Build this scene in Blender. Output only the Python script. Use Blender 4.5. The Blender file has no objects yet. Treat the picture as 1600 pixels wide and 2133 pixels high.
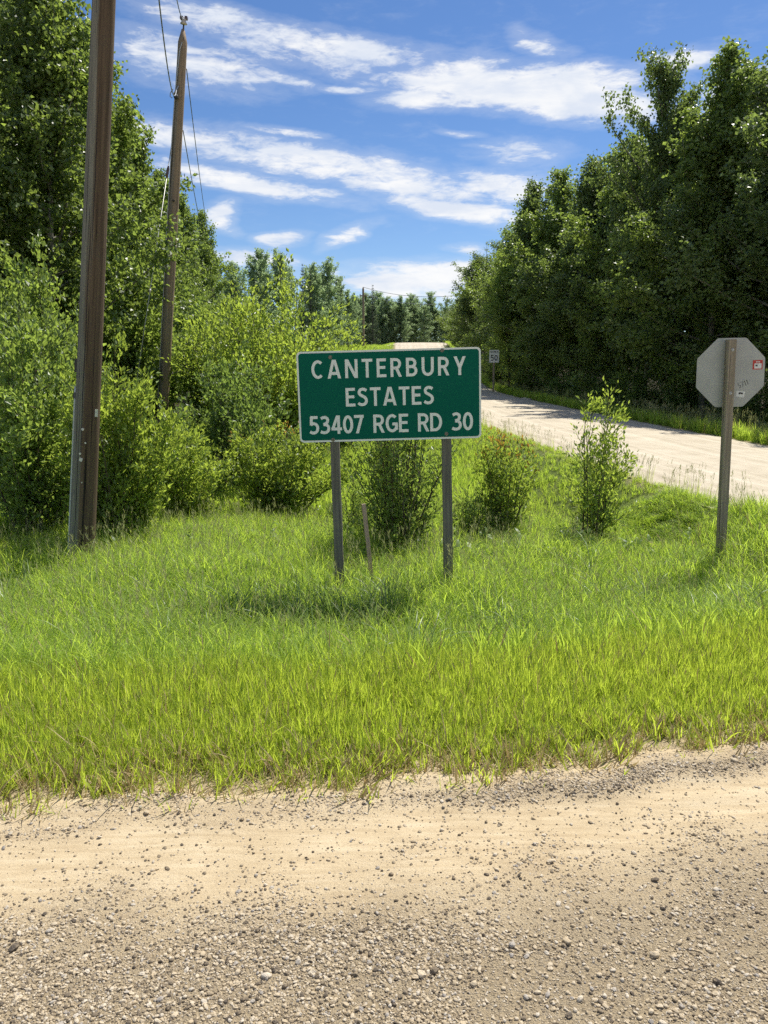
import bpy, math, random
import numpy as np
from mathutils import Vector, Matrix, Euler

S = bpy.context.scene
COL = S.collection
R = math.radians

# ------------------------------------------------------------------ camera
EYE = 1.65
FPX = 1603.0
PITCH = math.atan((1066.5 - 800) / FPX)
cam = bpy.data.cameras.new('camera')
cam.sensor_fit = 'VERTICAL'
cam.sensor_height = 36.0
cam.lens = FPX / 2133 * 36
cam.clip_start = 0.05
cam.clip_end = 5000
camo = bpy.data.objects.new('camera', cam)
camo.location = (0, 0, EYE)
camo.rotation_euler = (R(90) - PITCH, 0, 0)
COL.objects.link(camo)
S.camera = camo

# ------------------------------------------------------------------ light
SUN_AZ, SUN_EL = R(36), R(58)
SKY_STRENGTH = 0.086
SUN_STRENGTH = 4.8
S.view_settings.view_transform = 'Standard'
S.view_settings.look = 'None'
S.view_settings.gamma = 1
S.view_settings.use_curve_mapping = False
S.view_settings.exposure = 0.5
S.cycles.max_bounces = 7
S.cycles.diffuse_bounces = 4
S.cycles.glossy_bounces = 2
S.cycles.transmission_bounces = 4
S.cycles.use_denoising = False
S.cycles.use_adaptive_sampling = True
S.cycles.adaptive_threshold = 0.02
S.cycles.caustics_reflective = False
S.cycles.caustics_refractive = False

sun = bpy.data.lights.new('sun', 'SUN')
sun.energy = SUN_STRENGTH
sun.angle = R(0.53)
sun.color = (1.0, 0.955, 0.87)
suno = bpy.data.objects.new('sun', sun)
sd = Vector((math.sin(SUN_AZ) * math.cos(SUN_EL), math.cos(SUN_AZ) * math.cos(SUN_EL), math.sin(SUN_EL)))
suno.rotation_euler = sd.to_track_quat('Z', 'Y').to_euler()
suno.location = sd * 60
COL.objects.link(suno)


class NT:
    """small helper for node trees"""
    def __init__(s, tree):
        s.t = tree
        s.t.nodes.clear()

    def n(s, typ, ins=None, **props):
        nd = s.t.nodes.new(typ)
        for k, v in props.items():
            setattr(nd, k, v)
        for k, v in (ins or {}).items():
            s.put(nd.inputs[k], v)
        return nd

    def put(s, sock, v):
        if isinstance(v, bpy.types.NodeSocket):
            s.t.links.new(v, sock)
        else:
            sock.default_value = v

    def m(s, op, a, b=None, c=None, clamp=False):
        nd = s.t.nodes.new('ShaderNodeMath')
        nd.operation = op
        nd.use_clamp = clamp
        for i, v in enumerate((a, b, c)):
            if v is not None:
                s.put(nd.inputs[i], v)
        return nd.outputs[0]

    def noise(s, vec, scale, detail=4, rough=0.55, dist=0.0):
        nd = s.n('ShaderNodeTexNoise', {'Vector': vec, 'Scale': scale, 'Detail': detail, 'Roughness': rough, 'Distortion': dist})
        return nd.outputs[0]

    def ramp(s, fac, stops):
        nd = s.n('ShaderNodeValToRGB', {'Fac': fac})
        e = nd.color_ramp.elements
        while len(e) < len(stops):
            e.new(0.5)
        for i, (p, c) in enumerate(stops):
            e[i].position = p
            e[i].color = (*c, 1)
        return nd.outputs[0]

    def mix(s, fac, a, b, mode='MIX'):
        nd = s.n('ShaderNodeMix', data_type='RGBA', blend_type=mode)
        s.put(nd.inputs['Factor'], fac)
        s.put(nd.inputs[6], a if isinstance(a, bpy.types.NodeSocket) else (*a, 1))
        s.put(nd.inputs[7], b if isinstance(b, bpy.types.NodeSocket) else (*b, 1))
        return nd.outputs[2]

    def smooth(s, v, a, b):
        nd = s.n('ShaderNodeMapRange', {'Value': v, 'From Min': a, 'From Max': b}, interpolation_type='SMOOTHSTEP')
        return nd.outputs[0]


def px_angles(px, py):
    x = (px - 800) / FPX
    y = (1066.5 - py) / FPX
    d = Vector((x, math.cos(PITCH) + y * math.sin(PITCH), -math.sin(PITCH) + y * math.cos(PITCH))).normalized()
    return math.atan2(d.x, d.y), math.asin(d.z)


def build_world():
    w = bpy.data.worlds.new('World')
    S.world = w
    w.use_nodes = True
    t = NT(w.node_tree)
    sky = t.n('ShaderNodeTexSky', sky_type='NISHITA', sun_disc=False, sun_elevation=SUN_EL, sun_rotation=SUN_AZ,
              altitude=700, air_density=1.0, dust_density=0.25, ozone_density=2.6)
    hs = t.n('ShaderNodeHueSaturation', {'Color': sky.outputs[0], 'Hue': 0.507, 'Saturation': 1.20, 'Value': 0.98})
    tc = t.n('ShaderNodeTexCoord')
    gen = tc.outputs['Generated']
    sep = t.n('ShaderNodeSeparateXYZ', {'Vector': gen})
    dx, dy, dz = sep.outputs
    az = t.m('ARCTAN2', dx, dy)
    el = t.m('ARCSINE', dz)
    # cloud layers stretched along the horizon
    cmb = t.n('ShaderNodeCombineXYZ', {'X': az, 'Y': t.m('MULTIPLY', el, 3.4), 'Z': 0.3})
    tilt = t.n('ShaderNodeMapping', {'Vector': cmb.outputs[0], 'Rotation': (0, 0, R(14))})
    base = tilt.outputs[0]
    warp = t.n('ShaderNodeTexNoise', {'Vector': base, 'Scale': 7.0, 'Detail': 3.0})
    wv = t.n('ShaderNodeVectorMath', {0: warp.outputs['Color'], 1: (0.5, 0.5, 0.5)}, operation='SUBTRACT')
    ws = t.n('ShaderNodeSeparateXYZ', {'Vector': wv.outputs[0]})
    azw = t.m('ADD', az, t.m('MULTIPLY', ws.outputs[0], 0.10))
    elw = t.m('ADD', el, t.m('MULTIPLY', ws.outputs[1], 0.022))
    n1 = t.noise(base, 13.0, 8, 0.62, 0.35)
    n2 = t.noise(base, 34.0, 8, 0.66, 0.5)
    nn = t.m('ADD', t.m('MULTIPLY', n1, 0.58), t.m('MULTIPLY', n2, 0.42))
    C = None
    # centre px, half sizes px, tilt (deg, clockwise in the picture), weight
    blobs = [(560, 80, 260, 44, 9, 0.90), (760, 105, 150, 34, 8, 0.95), (1060, 180, 330, 58, 5, 1.50), (1230, 215, 200, 52, 9, 1.50),
             (880, 205, 110, 28, 2, 1.12), (1420, 125, 120, 30, -6, 1.12), (1560, 210, 160, 70, 5, 1.34),
             (400, 130, 190, 62, 4, 0.95), (580, 158, 70, 18, 12, 0.69), (735, 181, 100, 9, 2, 0.84),
             (470, 305, 250, 36, 5, 0.95), (620, 330, 300, 44, 8, 1.03), (520, 385, 240, 26, 7, 1.29), (800, 372, 300, 40, 9, 1.14), (960, 440, 190, 30, 9, 1.29),
             (1060, 385, 120, 40, 4, 0.90), (595, 272, 80, 13, 6, 0.84), (955, 280, 52, 9, 5, 0.78), (995, 310, 38, 6, 2, 0.69),
             (455, 452, 52, 36, 20, 1.12), (585, 499, 72, 18, -6, 1.06), (722, 492, 52, 18, -25, 0.92),
             (870, 585, 230, 46, -2, 1.40), (975, 521, 60, 11, 2, 0.90), (520, 540, 110, 22, 4, 1.06), (1120, 92, 60, 24, 25, 0.69),
             (1065, 320, 90, 24, 3, 0.62), (90, 420, 200, 60, 5, 1.01), (1350, 470, 240, 50, 5, 1.01), (-500, 250, 380, 70, 6, 1.01), (2100, 330, 380, 70, 4, 1.01)]
    for (px, py, hx, hy, tl, wgt) in blobs:
        a0, e0 = px_angles(px, py)
        a1, e1 = px_angles(px + hx, py)
        _, e2 = px_angles(px, py - hy)
        ra, rb = abs(a1 - a0), abs(e2 - e0)
        th = R(tl)
        da = t.m('SUBTRACT', azw, a0)
        de = t.m('SUBTRACT', elw, e0)
        u = t.m('MULTIPLY_ADD', da, math.cos(th) / ra, t.m('MULTIPLY', de, -math.sin(th) / ra))
        v = t.m('MULTIPLY_ADD', da, math.sin(th) / rb, t.m('MULTIPLY', de, math.cos(th) / rb))
        r2 = t.m('MULTIPLY_ADD', u, u, t.m('MULTIPLY', v, v))
        val = t.m('MULTIPLY', t.m('SUBTRACT', 1.0, r2), wgt)
        C = val if C is None else t.m('MAXIMUM', C, val)
    C = t.m('MAXIMUM', C, -1.0)
    # elsewhere in the sky: loose cloud of the same kind
    away = t.smooth(t.m('ABSOLUTE', az), 0.75, 1.3)
    up = t.smooth(el, 0.72, 0.95)
    aw = t.m('MAXIMUM', away, up)
    big = t.noise(gen, 2.2, 4, 0.55, 0.5)
    C2 = t.m('MULTIPLY_ADD', big, 3.0, -1.35)
    Cm = t.m('MAXIMUM', C, t.m('MULTIPLY_ADD', aw, t.m('ADD', C2, 1.0), -1.0))
    dens = t.m('ADD', Cm, t.m('MULTIPLY', t.m('SUBTRACT', nn, 0.5), 4.2))
    mask = t.smooth(dens, -0.05, 1.15)
    mask = t.m('MAXIMUM', mask, t.m('MULTIPLY', t.smooth(dens, -1.1, 0.7), 0.22))
    mask = t.m('MULTIPLY', mask, t.smooth(el, 0.0, 0.04))
    shade = t.noise(base, 9.0, 6, 0.6, 0.2)
    ccol = t.mix(t.smooth(shade, 0.35, 0.65), (6.2, 6.7, 7.6), (8.2, 8.2, 8.2))
    fin = t.mix(t.m('MULTIPLY', mask, 0.97), hs.outputs[0], ccol)
    bg = t.n('ShaderNodeBackground', {'Color': fin, 'Strength': SKY_STRENGTH})
    out = t.n('ShaderNodeOutputWorld', {'Surface': bg.outputs[0]})


build_world()

# ------------------------------------------------------------------ helpers
rng = np.random.default_rng(7)
random.seed(7)


def px_at(px, py, Y):
    """world point that lies Y metres ahead on the ray of a photo pixel"""
    x = (px - 800) / FPX
    y = (1066.5 - py) / FPX
    d = (x, math.cos(PITCH) + y * math.sin(PITCH), -math.sin(PITCH) + y * math.cos(PITCH))
    k = Y / d[1]
    return Vector((d[0] * k, Y, EYE + d[2] * k))


def obj(name, data, parent=None, loc=None, rot=None, scale=None):
    o = bpy.data.objects.new(name, data)
    COL.objects.link(o)
    if parent is not None:
        o.parent = parent
    if loc is not None:
        o.location = loc
    if rot is not None:
        o.rotation_euler = rot
    if scale is not None:
        o.scale = scale
    return o


def tag(o, label=None, cat=None, group=None, kind=None):
    for k, v in (('label', label), ('category', cat), ('group', group), ('kind', kind)):
        if v:
            o[k] = v
    return o


def thing(name, label, cat, loc, rz=0, group=None, rot=None, scale=None):
    return tag(obj(name, None, None, loc, rot if rot is not None else (0, 0, rz), scale), label, cat, group)


def mesh_np(name, V, Q, mats, mi=None, smooth=False):
    """V (n,3); Q (m,k) faces of equal size, or a list of such arrays"""
    me = bpy.data.meshes.new(name)
    V = np.asarray(V, dtype=np.float32)
    Qs = Q if isinstance(Q, list) else [Q]
    Qs = [np.asarray(q, dtype=np.int32) for q in Qs if len(q)]
    me.vertices.add(len(V))
    me.vertices.foreach_set('co', V.ravel())
    flat = np.concatenate([q.ravel() for q in Qs])
    starts, base = [], 0
    for q in Qs:
        starts.append(base + np.arange(len(q)) * q.shape[1])
        base += q.size
    starts = np.concatenate(starts).astype(np.int32)
    me.loops.add(len(flat))
    me.loops.foreach_set('vertex_index', flat)
    me.polygons.add(len(starts))
    me.polygons.foreach_set('loop_start', starts)
    for m in (mats if isinstance(mats, (list, tuple)) else [mats]):
        me.materials.append(m)
    if mi is not None:
        me.polygons.foreach_set('material_index', np.asarray(mi, dtype=np.int32))
    me.update(calc_edges=True)
    me.polygons.foreach_set('use_smooth', np.full(len(starts), bool(smooth)))
    me.validate()
    return me


class Geo:
    """collects quads from tubes, boxes and prisms"""
    def __init__(s):
        s.V, s.F = [], []

    def tube(s, pts, rad, sides=6, cap=False):
        pts = [Vector(p) for p in pts]
        n = len(pts)
        b0 = len(s.V)
        ref = Vector((1, 0, 0))
        for i, p in enumerate(pts):
            d = (pts[min(i + 1, n - 1)] - pts[max(i - 1, 0)]).normalized()
            a = d.cross(ref)
            if a.length < 0.1:
                a = d.cross(Vector((0, 1, 0)))
            a.normalize()
            b = d.cross(a)
            r = rad[i] if hasattr(rad, '__len__') else rad
            for k in range(sides):
                t = 2 * math.pi * k / sides
                s.V.append(p + a * (r * math.cos(t)) + b * (r * math.sin(t)))
        for i in range(n - 1):
            for k in range(sides):
                k2 = (k + 1) % sides
                s.F.append((b0 + i * sides + k, b0 + i * sides + k2, b0 + (i + 1) * sides + k2, b0 + (i + 1) * sides + k))
        if cap:
            s.F.append(tuple(b0 + k for k in range(sides))[::-1])
            s.F.append(tuple(b0 + (n - 1) * sides + k for k in range(sides)))
        return s

    def box(s, c, h, M=None):
        b = len(s.V)
        for z in (-1, 1):
            for x, y in ((-1, -1), (1, -1), (1, 1), (-1, 1)):
                v = Vector((x * h[0], y * h[1], z * h[2]))
                if M is not None:
                    v = M @ v
                s.V.append(Vector(c) + v)
        for f in ((3, 2, 1, 0), (4, 5, 6, 7), (0, 1, 5, 4), (1, 2, 6, 5), (2, 3, 7, 6), (3, 0, 4, 7)):
            s.F.append(tuple(b + i for i in f))
        return s

    def prism(s, poly, y0, y1):
        """poly in (x,z), from y0 (front) to y1"""
        b = len(s.V)
        n = len(poly)
        for y in (y0, y1):
            for x, z in poly:
                s.V.append(Vector((x, y, z)))
        s.F.append(tuple(b + i for i in range(n)))
        s.F.append(tuple(b + n + i for i in range(n))[::-1])
        for i in range(n):
            j = (i + 1) % n
            s.F.append((b + i, b + n + i, b + n + j, b + j))
        return s

    def mesh(s, name, mats, smooth=False, bevel=0):
        me = bpy.data.meshes.new(name)
        me.from_pydata([tuple(v) for v in s.V], [], s.F)
        for m in (mats if isinstance(mats, (list, tuple)) else [mats]):
            me.materials.append(m)
        me.validate()
        me.update()
        if smooth:
            me.polygons.foreach_set('use_smooth', np.ones(len(me.polygons), dtype=bool))
        return me


def smoothstep(a, b, x):
    t = np.clip((np.asarray(x, float) - a) / (b - a), 0, 1)
    return t * t * (3 - 2 * t)


# ------------------------------------------------------------------ materials
def mat(name):
    m = bpy.data.materials.new(name)
    m.use_nodes = True
    return m, NT(m.node_tree)


def finish(t, shader, disp=None):
    o = t.n('ShaderNodeOutputMaterial', {'Surface': shader})


def bump(t, h, strength=0.3, dist=0.02):
    return t.n('ShaderNodeBump', {'Height': h, 'Strength': strength, 'Distance': dist}).outputs[0]


def leaf_mat(name, dark, light, trans, tfac=0.4, rough=0.45, spec=0.35, var=0.35):
    m, t = mat(name)
    geo = t.n('ShaderNodeNewGeometry')
    oi = t.n('ShaderNodeObjectInfo')
    f = t.m('MULTIPLY_ADD', geo.outputs['Random Per Island'], 0.75, t.m('MULTIPLY', oi.outputs['Random'], 0.25))
    col = t.ramp(f, [(0.0, dark), (0.75, light), (1.0, tuple(min(1, c * 1.25) for c in light))])
    tr = t.mix(f, tuple(c * (1 - var) for c in trans), trans)
    p = t.n('ShaderNodeBsdfPrincipled', {'Base Color': col, 'Roughness': rough, 'Specular IOR Level': spec})
    tl = t.n('ShaderNodeBsdfTranslucent', {'Color': tr})
    mx = t.n('ShaderNodeMixShader', {0: tfac, 1: p.outputs[0], 2: tl.outputs[0]})
    finish(t, mx.outputs[0])
    return m


M = {}
M['leaf_poplar'] = leaf_mat('poplar_leaf', (0.060, 0.096, 0.028), (0.178, 0.242, 0.080), (0.45, 0.60, 0.10), 0.45, 0.42, 0.5, 0.45)
M['leaf_dark'] = leaf_mat('dark_leaf', (0.050, 0.082, 0.030), (0.146, 0.200, 0.076), (0.34, 0.46, 0.095), 0.43, 0.42, 0.5, 0.45)  # darker copy of the poplar leaf; shade of the woods put into its colour
M['leaf_far'] = leaf_mat('far_leaf', (0.150, 0.205, 0.125), (0.270, 0.345, 0.205), (0.55, 0.72, 0.32), 0.50)  # lightened in colour in place of distance haze
M['leaf_willow'] = leaf_mat('willow_leaf', (0.070, 0.118, 0.032), (0.215, 0.298, 0.090), (0.53, 0.70, 0.11), 0.48, 0.42, 0.5, 0.5)
M['leaf_bright'] = leaf_mat('bright_shrub_leaf', (0.085, 0.140, 0.026), (0.250, 0.335, 0.080), (0.64, 0.80, 0.10), 0.50, 0.42, 0.5, 0.5)
M['leaf_shade'] = leaf_mat('deep_green_leaf', (0.060, 0.102, 0.032), (0.170, 0.240, 0.078), (0.40, 0.56, 0.10), 0.45, 0.45, 0.45)
M['leaf_red'] = leaf_mat('orange_new_leaf', (0.24, 0.115, 0.028), (0.37, 0.25, 0.060), (0.66, 0.40, 0.07), 0.45)
M['leaf_crimson'] = leaf_mat('crimson_bud', (0.15, 0.026, 0.016), (0.27, 0.06, 0.03), (0.40, 0.09, 0.04), 0.3)
M['needle'] = leaf_mat('spruce_needle', (0.034, 0.056, 0.032), (0.080, 0.112, 0.060), (0.12, 0.17, 0.07), 0.2, 0.6, 0.3)
M['grass_front'] = leaf_mat('yellow_green_grass', (0.200, 0.275, 0.040), (0.365, 0.435, 0.076), (0.76, 0.92, 0.085), 0.52, 0.45, 0.3)
M['grass_tall'] = leaf_mat('tall_green_grass', (0.190, 0.285, 0.046), (0.340, 0.445, 0.094), (0.72, 0.93, 0.10), 0.54, 0.5, 0.18)
M['grass_blue'] = leaf_mat('coarse_dark_grass', (0.100, 0.160, 0.046), (0.215, 0.290, 0.110), (0.38, 0.54, 0.11), 0.42, 0.4, 0.5)
M['grass_dry'] = leaf_mat('dry_straw', (0.26, 0.19, 0.085), (0.48, 0.38, 0.20), (0.50, 0.38, 0.16), 0.3, 0.6, 0.2)
M['grass_head'] = leaf_mat('seed_head', (0.24, 0.26, 0.12), (0.38, 0.39, 0.19), (0.42, 0.42, 0.15), 0.35, 0.6, 0.2)
M['weed'] = leaf_mat('weed_leaf', (0.095, 0.165, 0.032), (0.180, 0.265, 0.058), (0.42, 0.58, 0.075), 0.46)


def bark(name, a, b, scale=18, band=True):
    m, t = mat(name)
    tc = t.n('ShaderNodeTexCoord')
    mp = t.n('ShaderNodeMapping', {'Vector': tc.outputs['Object'], 'Scale': (1, 1, 0.35)})
    n = t.noise(mp.outputs[0], scale, 6, 0.65, 0.4)
    col = t.ramp(n, [(0.36, a), (0.62, b)])
    p = t.n('ShaderNodeBsdfPrincipled', {'Base Color': col, 'Roughness': 0.9, 'Normal': bump(t, n, 0.6, 0.02)})
    finish(t, p.outputs[0])
    return m


M['bark_poplar'] = bark('poplar_bark', (0.06, 0.055, 0.042), (0.24, 0.23, 0.18), 6)
M['bark_dark'] = bark('dark_bark', (0.030, 0.024, 0.018), (0.10, 0.085, 0.065), 14)
M['twig'] = bark('shrub_twig', (0.045, 0.034, 0.024), (0.13, 0.10, 0.07), 20)


def plain(name, col, rough=0.6, metal=0.0, spec=0.4, var=0.12, scale=30, bumpv=0.0):
    m, t = mat(name)
    tc = t.n('ShaderNodeTexCoord')
    n = t.noise(tc.outputs['Object'], scale, 5, 0.6)
    c = t.ramp(n, [(0.3, tuple(x * (1 - var) for x in col)), (0.7, tuple(min(1, x * (1 + var)) for x in col))])
    ins = {'Base Color': c, 'Roughness': rough, 'Metallic': metal, 'Specular IOR Level': spec}
    if bumpv:
        ins['Normal'] = bump(t, n, bumpv, 0.01)
    p = t.n('ShaderNodeBsdfPrincipled', ins)
    finish(t, p.outputs[0])
    return m


def wood(name, a, b, crack=(0.02, 0.016, 0.012), sxy=26.0, sz=0.9, split=None):
    """weathered timber with long grain and checks; split=(colour, colour) of the browner face towards +x"""
    m, t = mat(name)
    tc = t.n('ShaderNodeTexCoord')
    ob = tc.outputs['Object']
    mp = t.n('ShaderNodeMapping', {'Vector': ob, 'Scale': (sxy, sxy, sz)})
    n = t.noise(mp.outputs[0], 1.0, 7, 0.65, 0.25)
    mp2 = t.n('ShaderNodeMapping', {'Vector': ob, 'Scale': (sxy * 2.2, sxy * 2.2, sz * 0.5)})
    n2 = t.noise(mp2.outputs[0], 1.0, 5, 0.6, 0.3)
    col = t.ramp(n, [(0.3, a), (0.68, b)])
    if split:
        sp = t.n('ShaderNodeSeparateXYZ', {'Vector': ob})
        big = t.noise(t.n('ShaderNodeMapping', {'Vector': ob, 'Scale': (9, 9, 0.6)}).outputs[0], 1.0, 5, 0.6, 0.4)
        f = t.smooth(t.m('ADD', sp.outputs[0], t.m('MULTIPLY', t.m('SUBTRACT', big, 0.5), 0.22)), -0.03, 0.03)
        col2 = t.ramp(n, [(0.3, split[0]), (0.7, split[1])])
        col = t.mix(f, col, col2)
    ck = t.smooth(n2, 0.35, 0.40)
    col = t.mix(ck, crack, col)
    sc = t.noise(ob, 7.0, 4, 0.6)
    col = t.mix(t.m('MULTIPLY', t.smooth(sc, 0.55, 0.75), 0.35), col, tuple(x * 0.6 for x in a))
    h = t.m('ADD', n, t.m('MULTIPLY', ck, 0.8))
    p = t.n('ShaderNodeBsdfPrincipled', {'Base Color': col, 'Roughness': 0.88, 'Specular IOR Level': 0.2, 'Normal': bump(t, h, 0.5, 0.01)})
    finish(t, p.outputs[0])
    return m


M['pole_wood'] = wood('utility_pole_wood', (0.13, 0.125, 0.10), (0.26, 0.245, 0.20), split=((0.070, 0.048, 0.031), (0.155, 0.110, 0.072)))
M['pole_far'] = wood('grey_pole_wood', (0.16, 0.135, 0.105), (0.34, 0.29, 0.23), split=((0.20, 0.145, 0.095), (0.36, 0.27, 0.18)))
M['post_wood'] = wood('sign_post_wood', (0.115, 0.105, 0.085), (0.22, 0.20, 0.165), sxy=40, sz=1.6)
M['stop_wood'] = wood('stop_post_wood', (0.22, 0.175, 0.125), (0.40, 0.33, 0.25), sxy=40, sz=1.4)
M['lath'] = wood('stake_wood', (0.36, 0.25, 0.19), (0.52, 0.38, 0.30), sxy=60, sz=4)
M['white_paint'] = plain('white_reflective_sheet', (0.84, 0.84, 0.79), 0.5, 0, 0.4, 0.05, 12)
M['alu'] = plain('bare_aluminium', (0.40, 0.40, 0.37), 0.5, 0.15, 0.5, 0.10, 5)
M['galv'] = plain('galvanised_steel', (0.42, 0.42, 0.41), 0.5, 0.6, 0.5, 0.2, 40)
M['steel_dark'] = plain('dark_steel', (0.07, 0.065, 0.06), 0.6, 0.4, 0.4, 0.3, 40)
M['rust_bolt'] = plain('rusty_bolt', (0.24, 0.21, 0.17), 0.7, 0.3, 0.3, 0.4, 120)
M['wire'] = plain('aluminium_wire', (0.30, 0.31, 0.33), 0.45, 0.5, 0.5, 0.1, 5)
M['guy'] = plain('guy_strand', (0.42, 0.42, 0.40), 0.45, 0.5, 0.5, 0.1, 5)
M['porcelain'] = plain('porcelain', (0.55, 0.50, 0.46), 0.25, 0, 0.6, 0.1, 10)
M['brown_porcelain'] = plain('brown_porcelain', (0.10, 0.055, 0.04), 0.25, 0, 0.6, 0.1, 10)
M['plastic_grey'] = plain('pale_conduit', (0.52, 0.54, 0.52), 0.5, 0, 0.4, 0.08, 10)
M['black'] = plain('black_ink', (0.018, 0.018, 0.02), 0.6, 0, 0.3, 0.1, 20)
M['ink_grey'] = plain('marker_ink', (0.10, 0.10, 0.10), 0.7, 0, 0.2, 0.1, 20)
M['red_label'] = plain('red_label', (0.50, 0.045, 0.035), 0.5, 0, 0.4, 0.08, 40)
M['white_label'] = plain('white_label', (0.72, 0.71, 0.68), 0.5, 0, 0.4, 0.05, 40)
M['tank_grey'] = plain('transformer_grey', (0.36, 0.38, 0.39), 0.45, 0.1, 0.4, 0.06, 6)
M['nail_white'] = plain('pale_nail_head', (0.62, 0.60, 0.54), 0.5, 0.1, 0.4, 0.15, 60)


def green_face():
    m, t = mat('green_sign_sheet')
    tc = t.n('ShaderNodeTexCoord')
    ob = tc.outputs['Object']
    mp = t.n('ShaderNodeMapping', {'Vector': ob, 'Scale': (3, 3, 16)})
    n = t.noise(mp.outputs[0], 4.0, 8, 0.7, 0.6)
    b = t.noise(ob, 2.3, 3, 0.5)
    scr = t.m('MULTIPLY', t.smooth(n, 0.56, 0.72), t.smooth(b, 0.42, 0.60))
    col = t.mix(t.m('MULTIPLY', scr, 0.75), (0.0020, 0.118, 0.078), (0.05, 0.22, 0.165))
    p = t.n('ShaderNodeBsdfPrincipled', {'Base Color': col, 'Roughness': 0.6, 'Specular IOR Level': 0.1})
    finish(t, p.outputs[0])
    return m


M['green'] = green_face()


def ground_mats():
    # terrain: turf / forest litter
    m, t = mat('turf_and_litter')
    tc = t.n('ShaderNodeTexCoord')
    ob = tc.outputs['Object']
    at = t.n('ShaderNodeAttribute', attribute_name='litter')
    f = at.outputs['Fac']
    n = t.noise(ob, 2.0, 6, 0.6)
    n2 = t.noise(ob, 45.0, 4, 0.7)
    nb = t.noise(ob, 0.12, 3, 0.5)
    g = t.ramp(n2, [(0.3, (0.055, 0.085, 0.018)), (0.7, (0.135, 0.175, 0.036))])
    g = t.mix(t.m('MULTIPLY', t.smooth(nb, 0.4, 0.7), 0.5), g, (0.14, 0.14, 0.045))
    l = t.ramp(n, [(0.35, (0.028, 0.024, 0.014)), (0.65, (0.07, 0.058, 0.03))])
    at2 = t.n('ShaderNodeAttribute', attribute_name='bare')
    s = t.ramp(n2, [(0.3, (0.34, 0.262, 0.155)), (0.7, (0.56, 0.45, 0.29))])
    col = t.mix(f, g, l)
    col = t.mix(at2.outputs['Fac'], col, s)
    p = t.n('ShaderNodeBsdfPrincipled', {'Base Color': col, 'Roughness': 0.95, 'Specular IOR Level': 0.1, 'Normal': bump(t, n2, 0.7, 0.05)})
    finish(t, p.outputs[0])
    M['terrain'] = m
    # near gravel road: packed tan fines with grit
    m, t = mat('tan_packed_gravel')
    tc = t.n('ShaderNodeTexCoord')
    ob = tc.outputs['Object']
    big = t.noise(ob, 2.6, 5, 0.55, 0.3)
    mp = t.n('ShaderNodeMapping', {'Vector': ob, 'Rotation': (0, 0, R(-9)), 'Scale': (1.2, 11, 1)})
    streak = t.noise(mp.outputs[0], 2.4, 8, 0.7, 0.3)
    grit = t.noise(ob, 105.0, 5, 0.8)
    fine = t.noise(ob, 420.0, 3, 0.7)
    col = t.ramp(t.m('ADD', t.m('MULTIPLY', big, 0.35), t.m('MULTIPLY', streak, 0.65)),
                 [(0.38, (0.43, 0.328, 0.195)), (0.5, (0.53, 0.418, 0.258)), (0.62, (0.61, 0.500, 0.330))])
    at = t.n('ShaderNodeAttribute', attribute_name='loose')
    col = t.mix(t.m('MULTIPLY', at.outputs['Fac'], 0.55), col, (0.60, 0.475, 0.300))
    col = t.mix(t.m('MULTIPLY', t.smooth(grit, 0.55, 0.68), t.m('MULTIPLY_ADD', at.outputs['Fac'], 0.12, 0.42)), col, (0.20, 0.145, 0.09))
    col = t.mix(t.m('MULTIPLY', t.smooth(fine, 0.58, 0.75), 0.35), col, (0.56, 0.46, 0.32))
    vo = t.n('ShaderNodeTexVoronoi', {'Vector': ob, 'Scale': 165.0, 'Randomness': 1.0})
    vs = t.n('ShaderNodeSeparateColor', {'Color': vo.outputs['Color']})
    vd = vo.outputs['Distance']
    grain = t.m('MULTIPLY', t.smooth(vs.outputs[0], 0.25, 0.55), t.m('MULTIPLY_ADD', at.outputs['Fac'], 0.65, 0.22))
    dome = t.m('MULTIPLY', t.m('SUBTRACT', 0.75, vd), grain)
    col = t.mix(t.m('MULTIPLY', grain, 0.55), col, t.ramp(vs.outputs[1], [(0.0, (0.17, 0.135, 0.10)), (0.28, (0.48, 0.385, 0.255)), (0.8, (0.66, 0.55, 0.385)), (1.0, (0.42, 0.37, 0.31))]))
    col = t.mix(t.m('MULTIPLY', t.m('MULTIPLY', t.smooth(vd, 0.45, 0.65), grain), 0.32), col, (0.24, 0.18, 0.115))  # shade in the gaps between grains, mixed into the colour
    h = t.m('ADD', t.m('ADD', t.m('MULTIPLY', grit, 0.8), t.m('MULTIPLY', fine, 0.40)), t.m('MULTIPLY', dome, 1.15))
    st = t.m('MULTIPLY_ADD', at.outputs['Fac'], 0.55, 0.45)
    bp = t.n('ShaderNodeBump', {'Height': h, 'Strength': st, 'Distance': 0.012})
    p = t.n('ShaderNodeBsdfPrincipled', {'Base Color': col, 'Roughness': 0.95, 'Specular IOR Level': 0.12, 'Normal': bp.outputs[0]})
    finish(t, p.outputs[0])
    M['gravel_near'] = m
    # side road
    m, t = mat('pale_road_gravel')
    tc = t.n('ShaderNodeTexCoord')
    ob = tc.outputs['Object']
    uv = t.n('ShaderNodeAttribute', attribute_name='across')
    wob = t.noise(ob, 0.25, 3, 0.5)
    acr = t.m('ADD', uv.outputs['Fac'], t.m('MULTIPLY', wob, 0.5))
    cv = t.n('ShaderNodeCombineXYZ', {'X': acr, 'Y': 0.0, 'Z': 0.0})
    st = t.noise(cv.outputs[0], 3.2, 5, 0.65)
    n = t.noise(ob, 1.3, 6, 0.65)
    g = t.noise(ob, 60.0, 3, 0.7)
    col = t.ramp(t.m('ADD', t.m('MULTIPLY', st, 0.65), t.m('MULTIPLY', n, 0.35)),
                 [(0.36, (0.38, 0.325, 0.235)), (0.5, (0.52, 0.455, 0.345)), (0.64, (0.61, 0.545, 0.43))])
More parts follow.
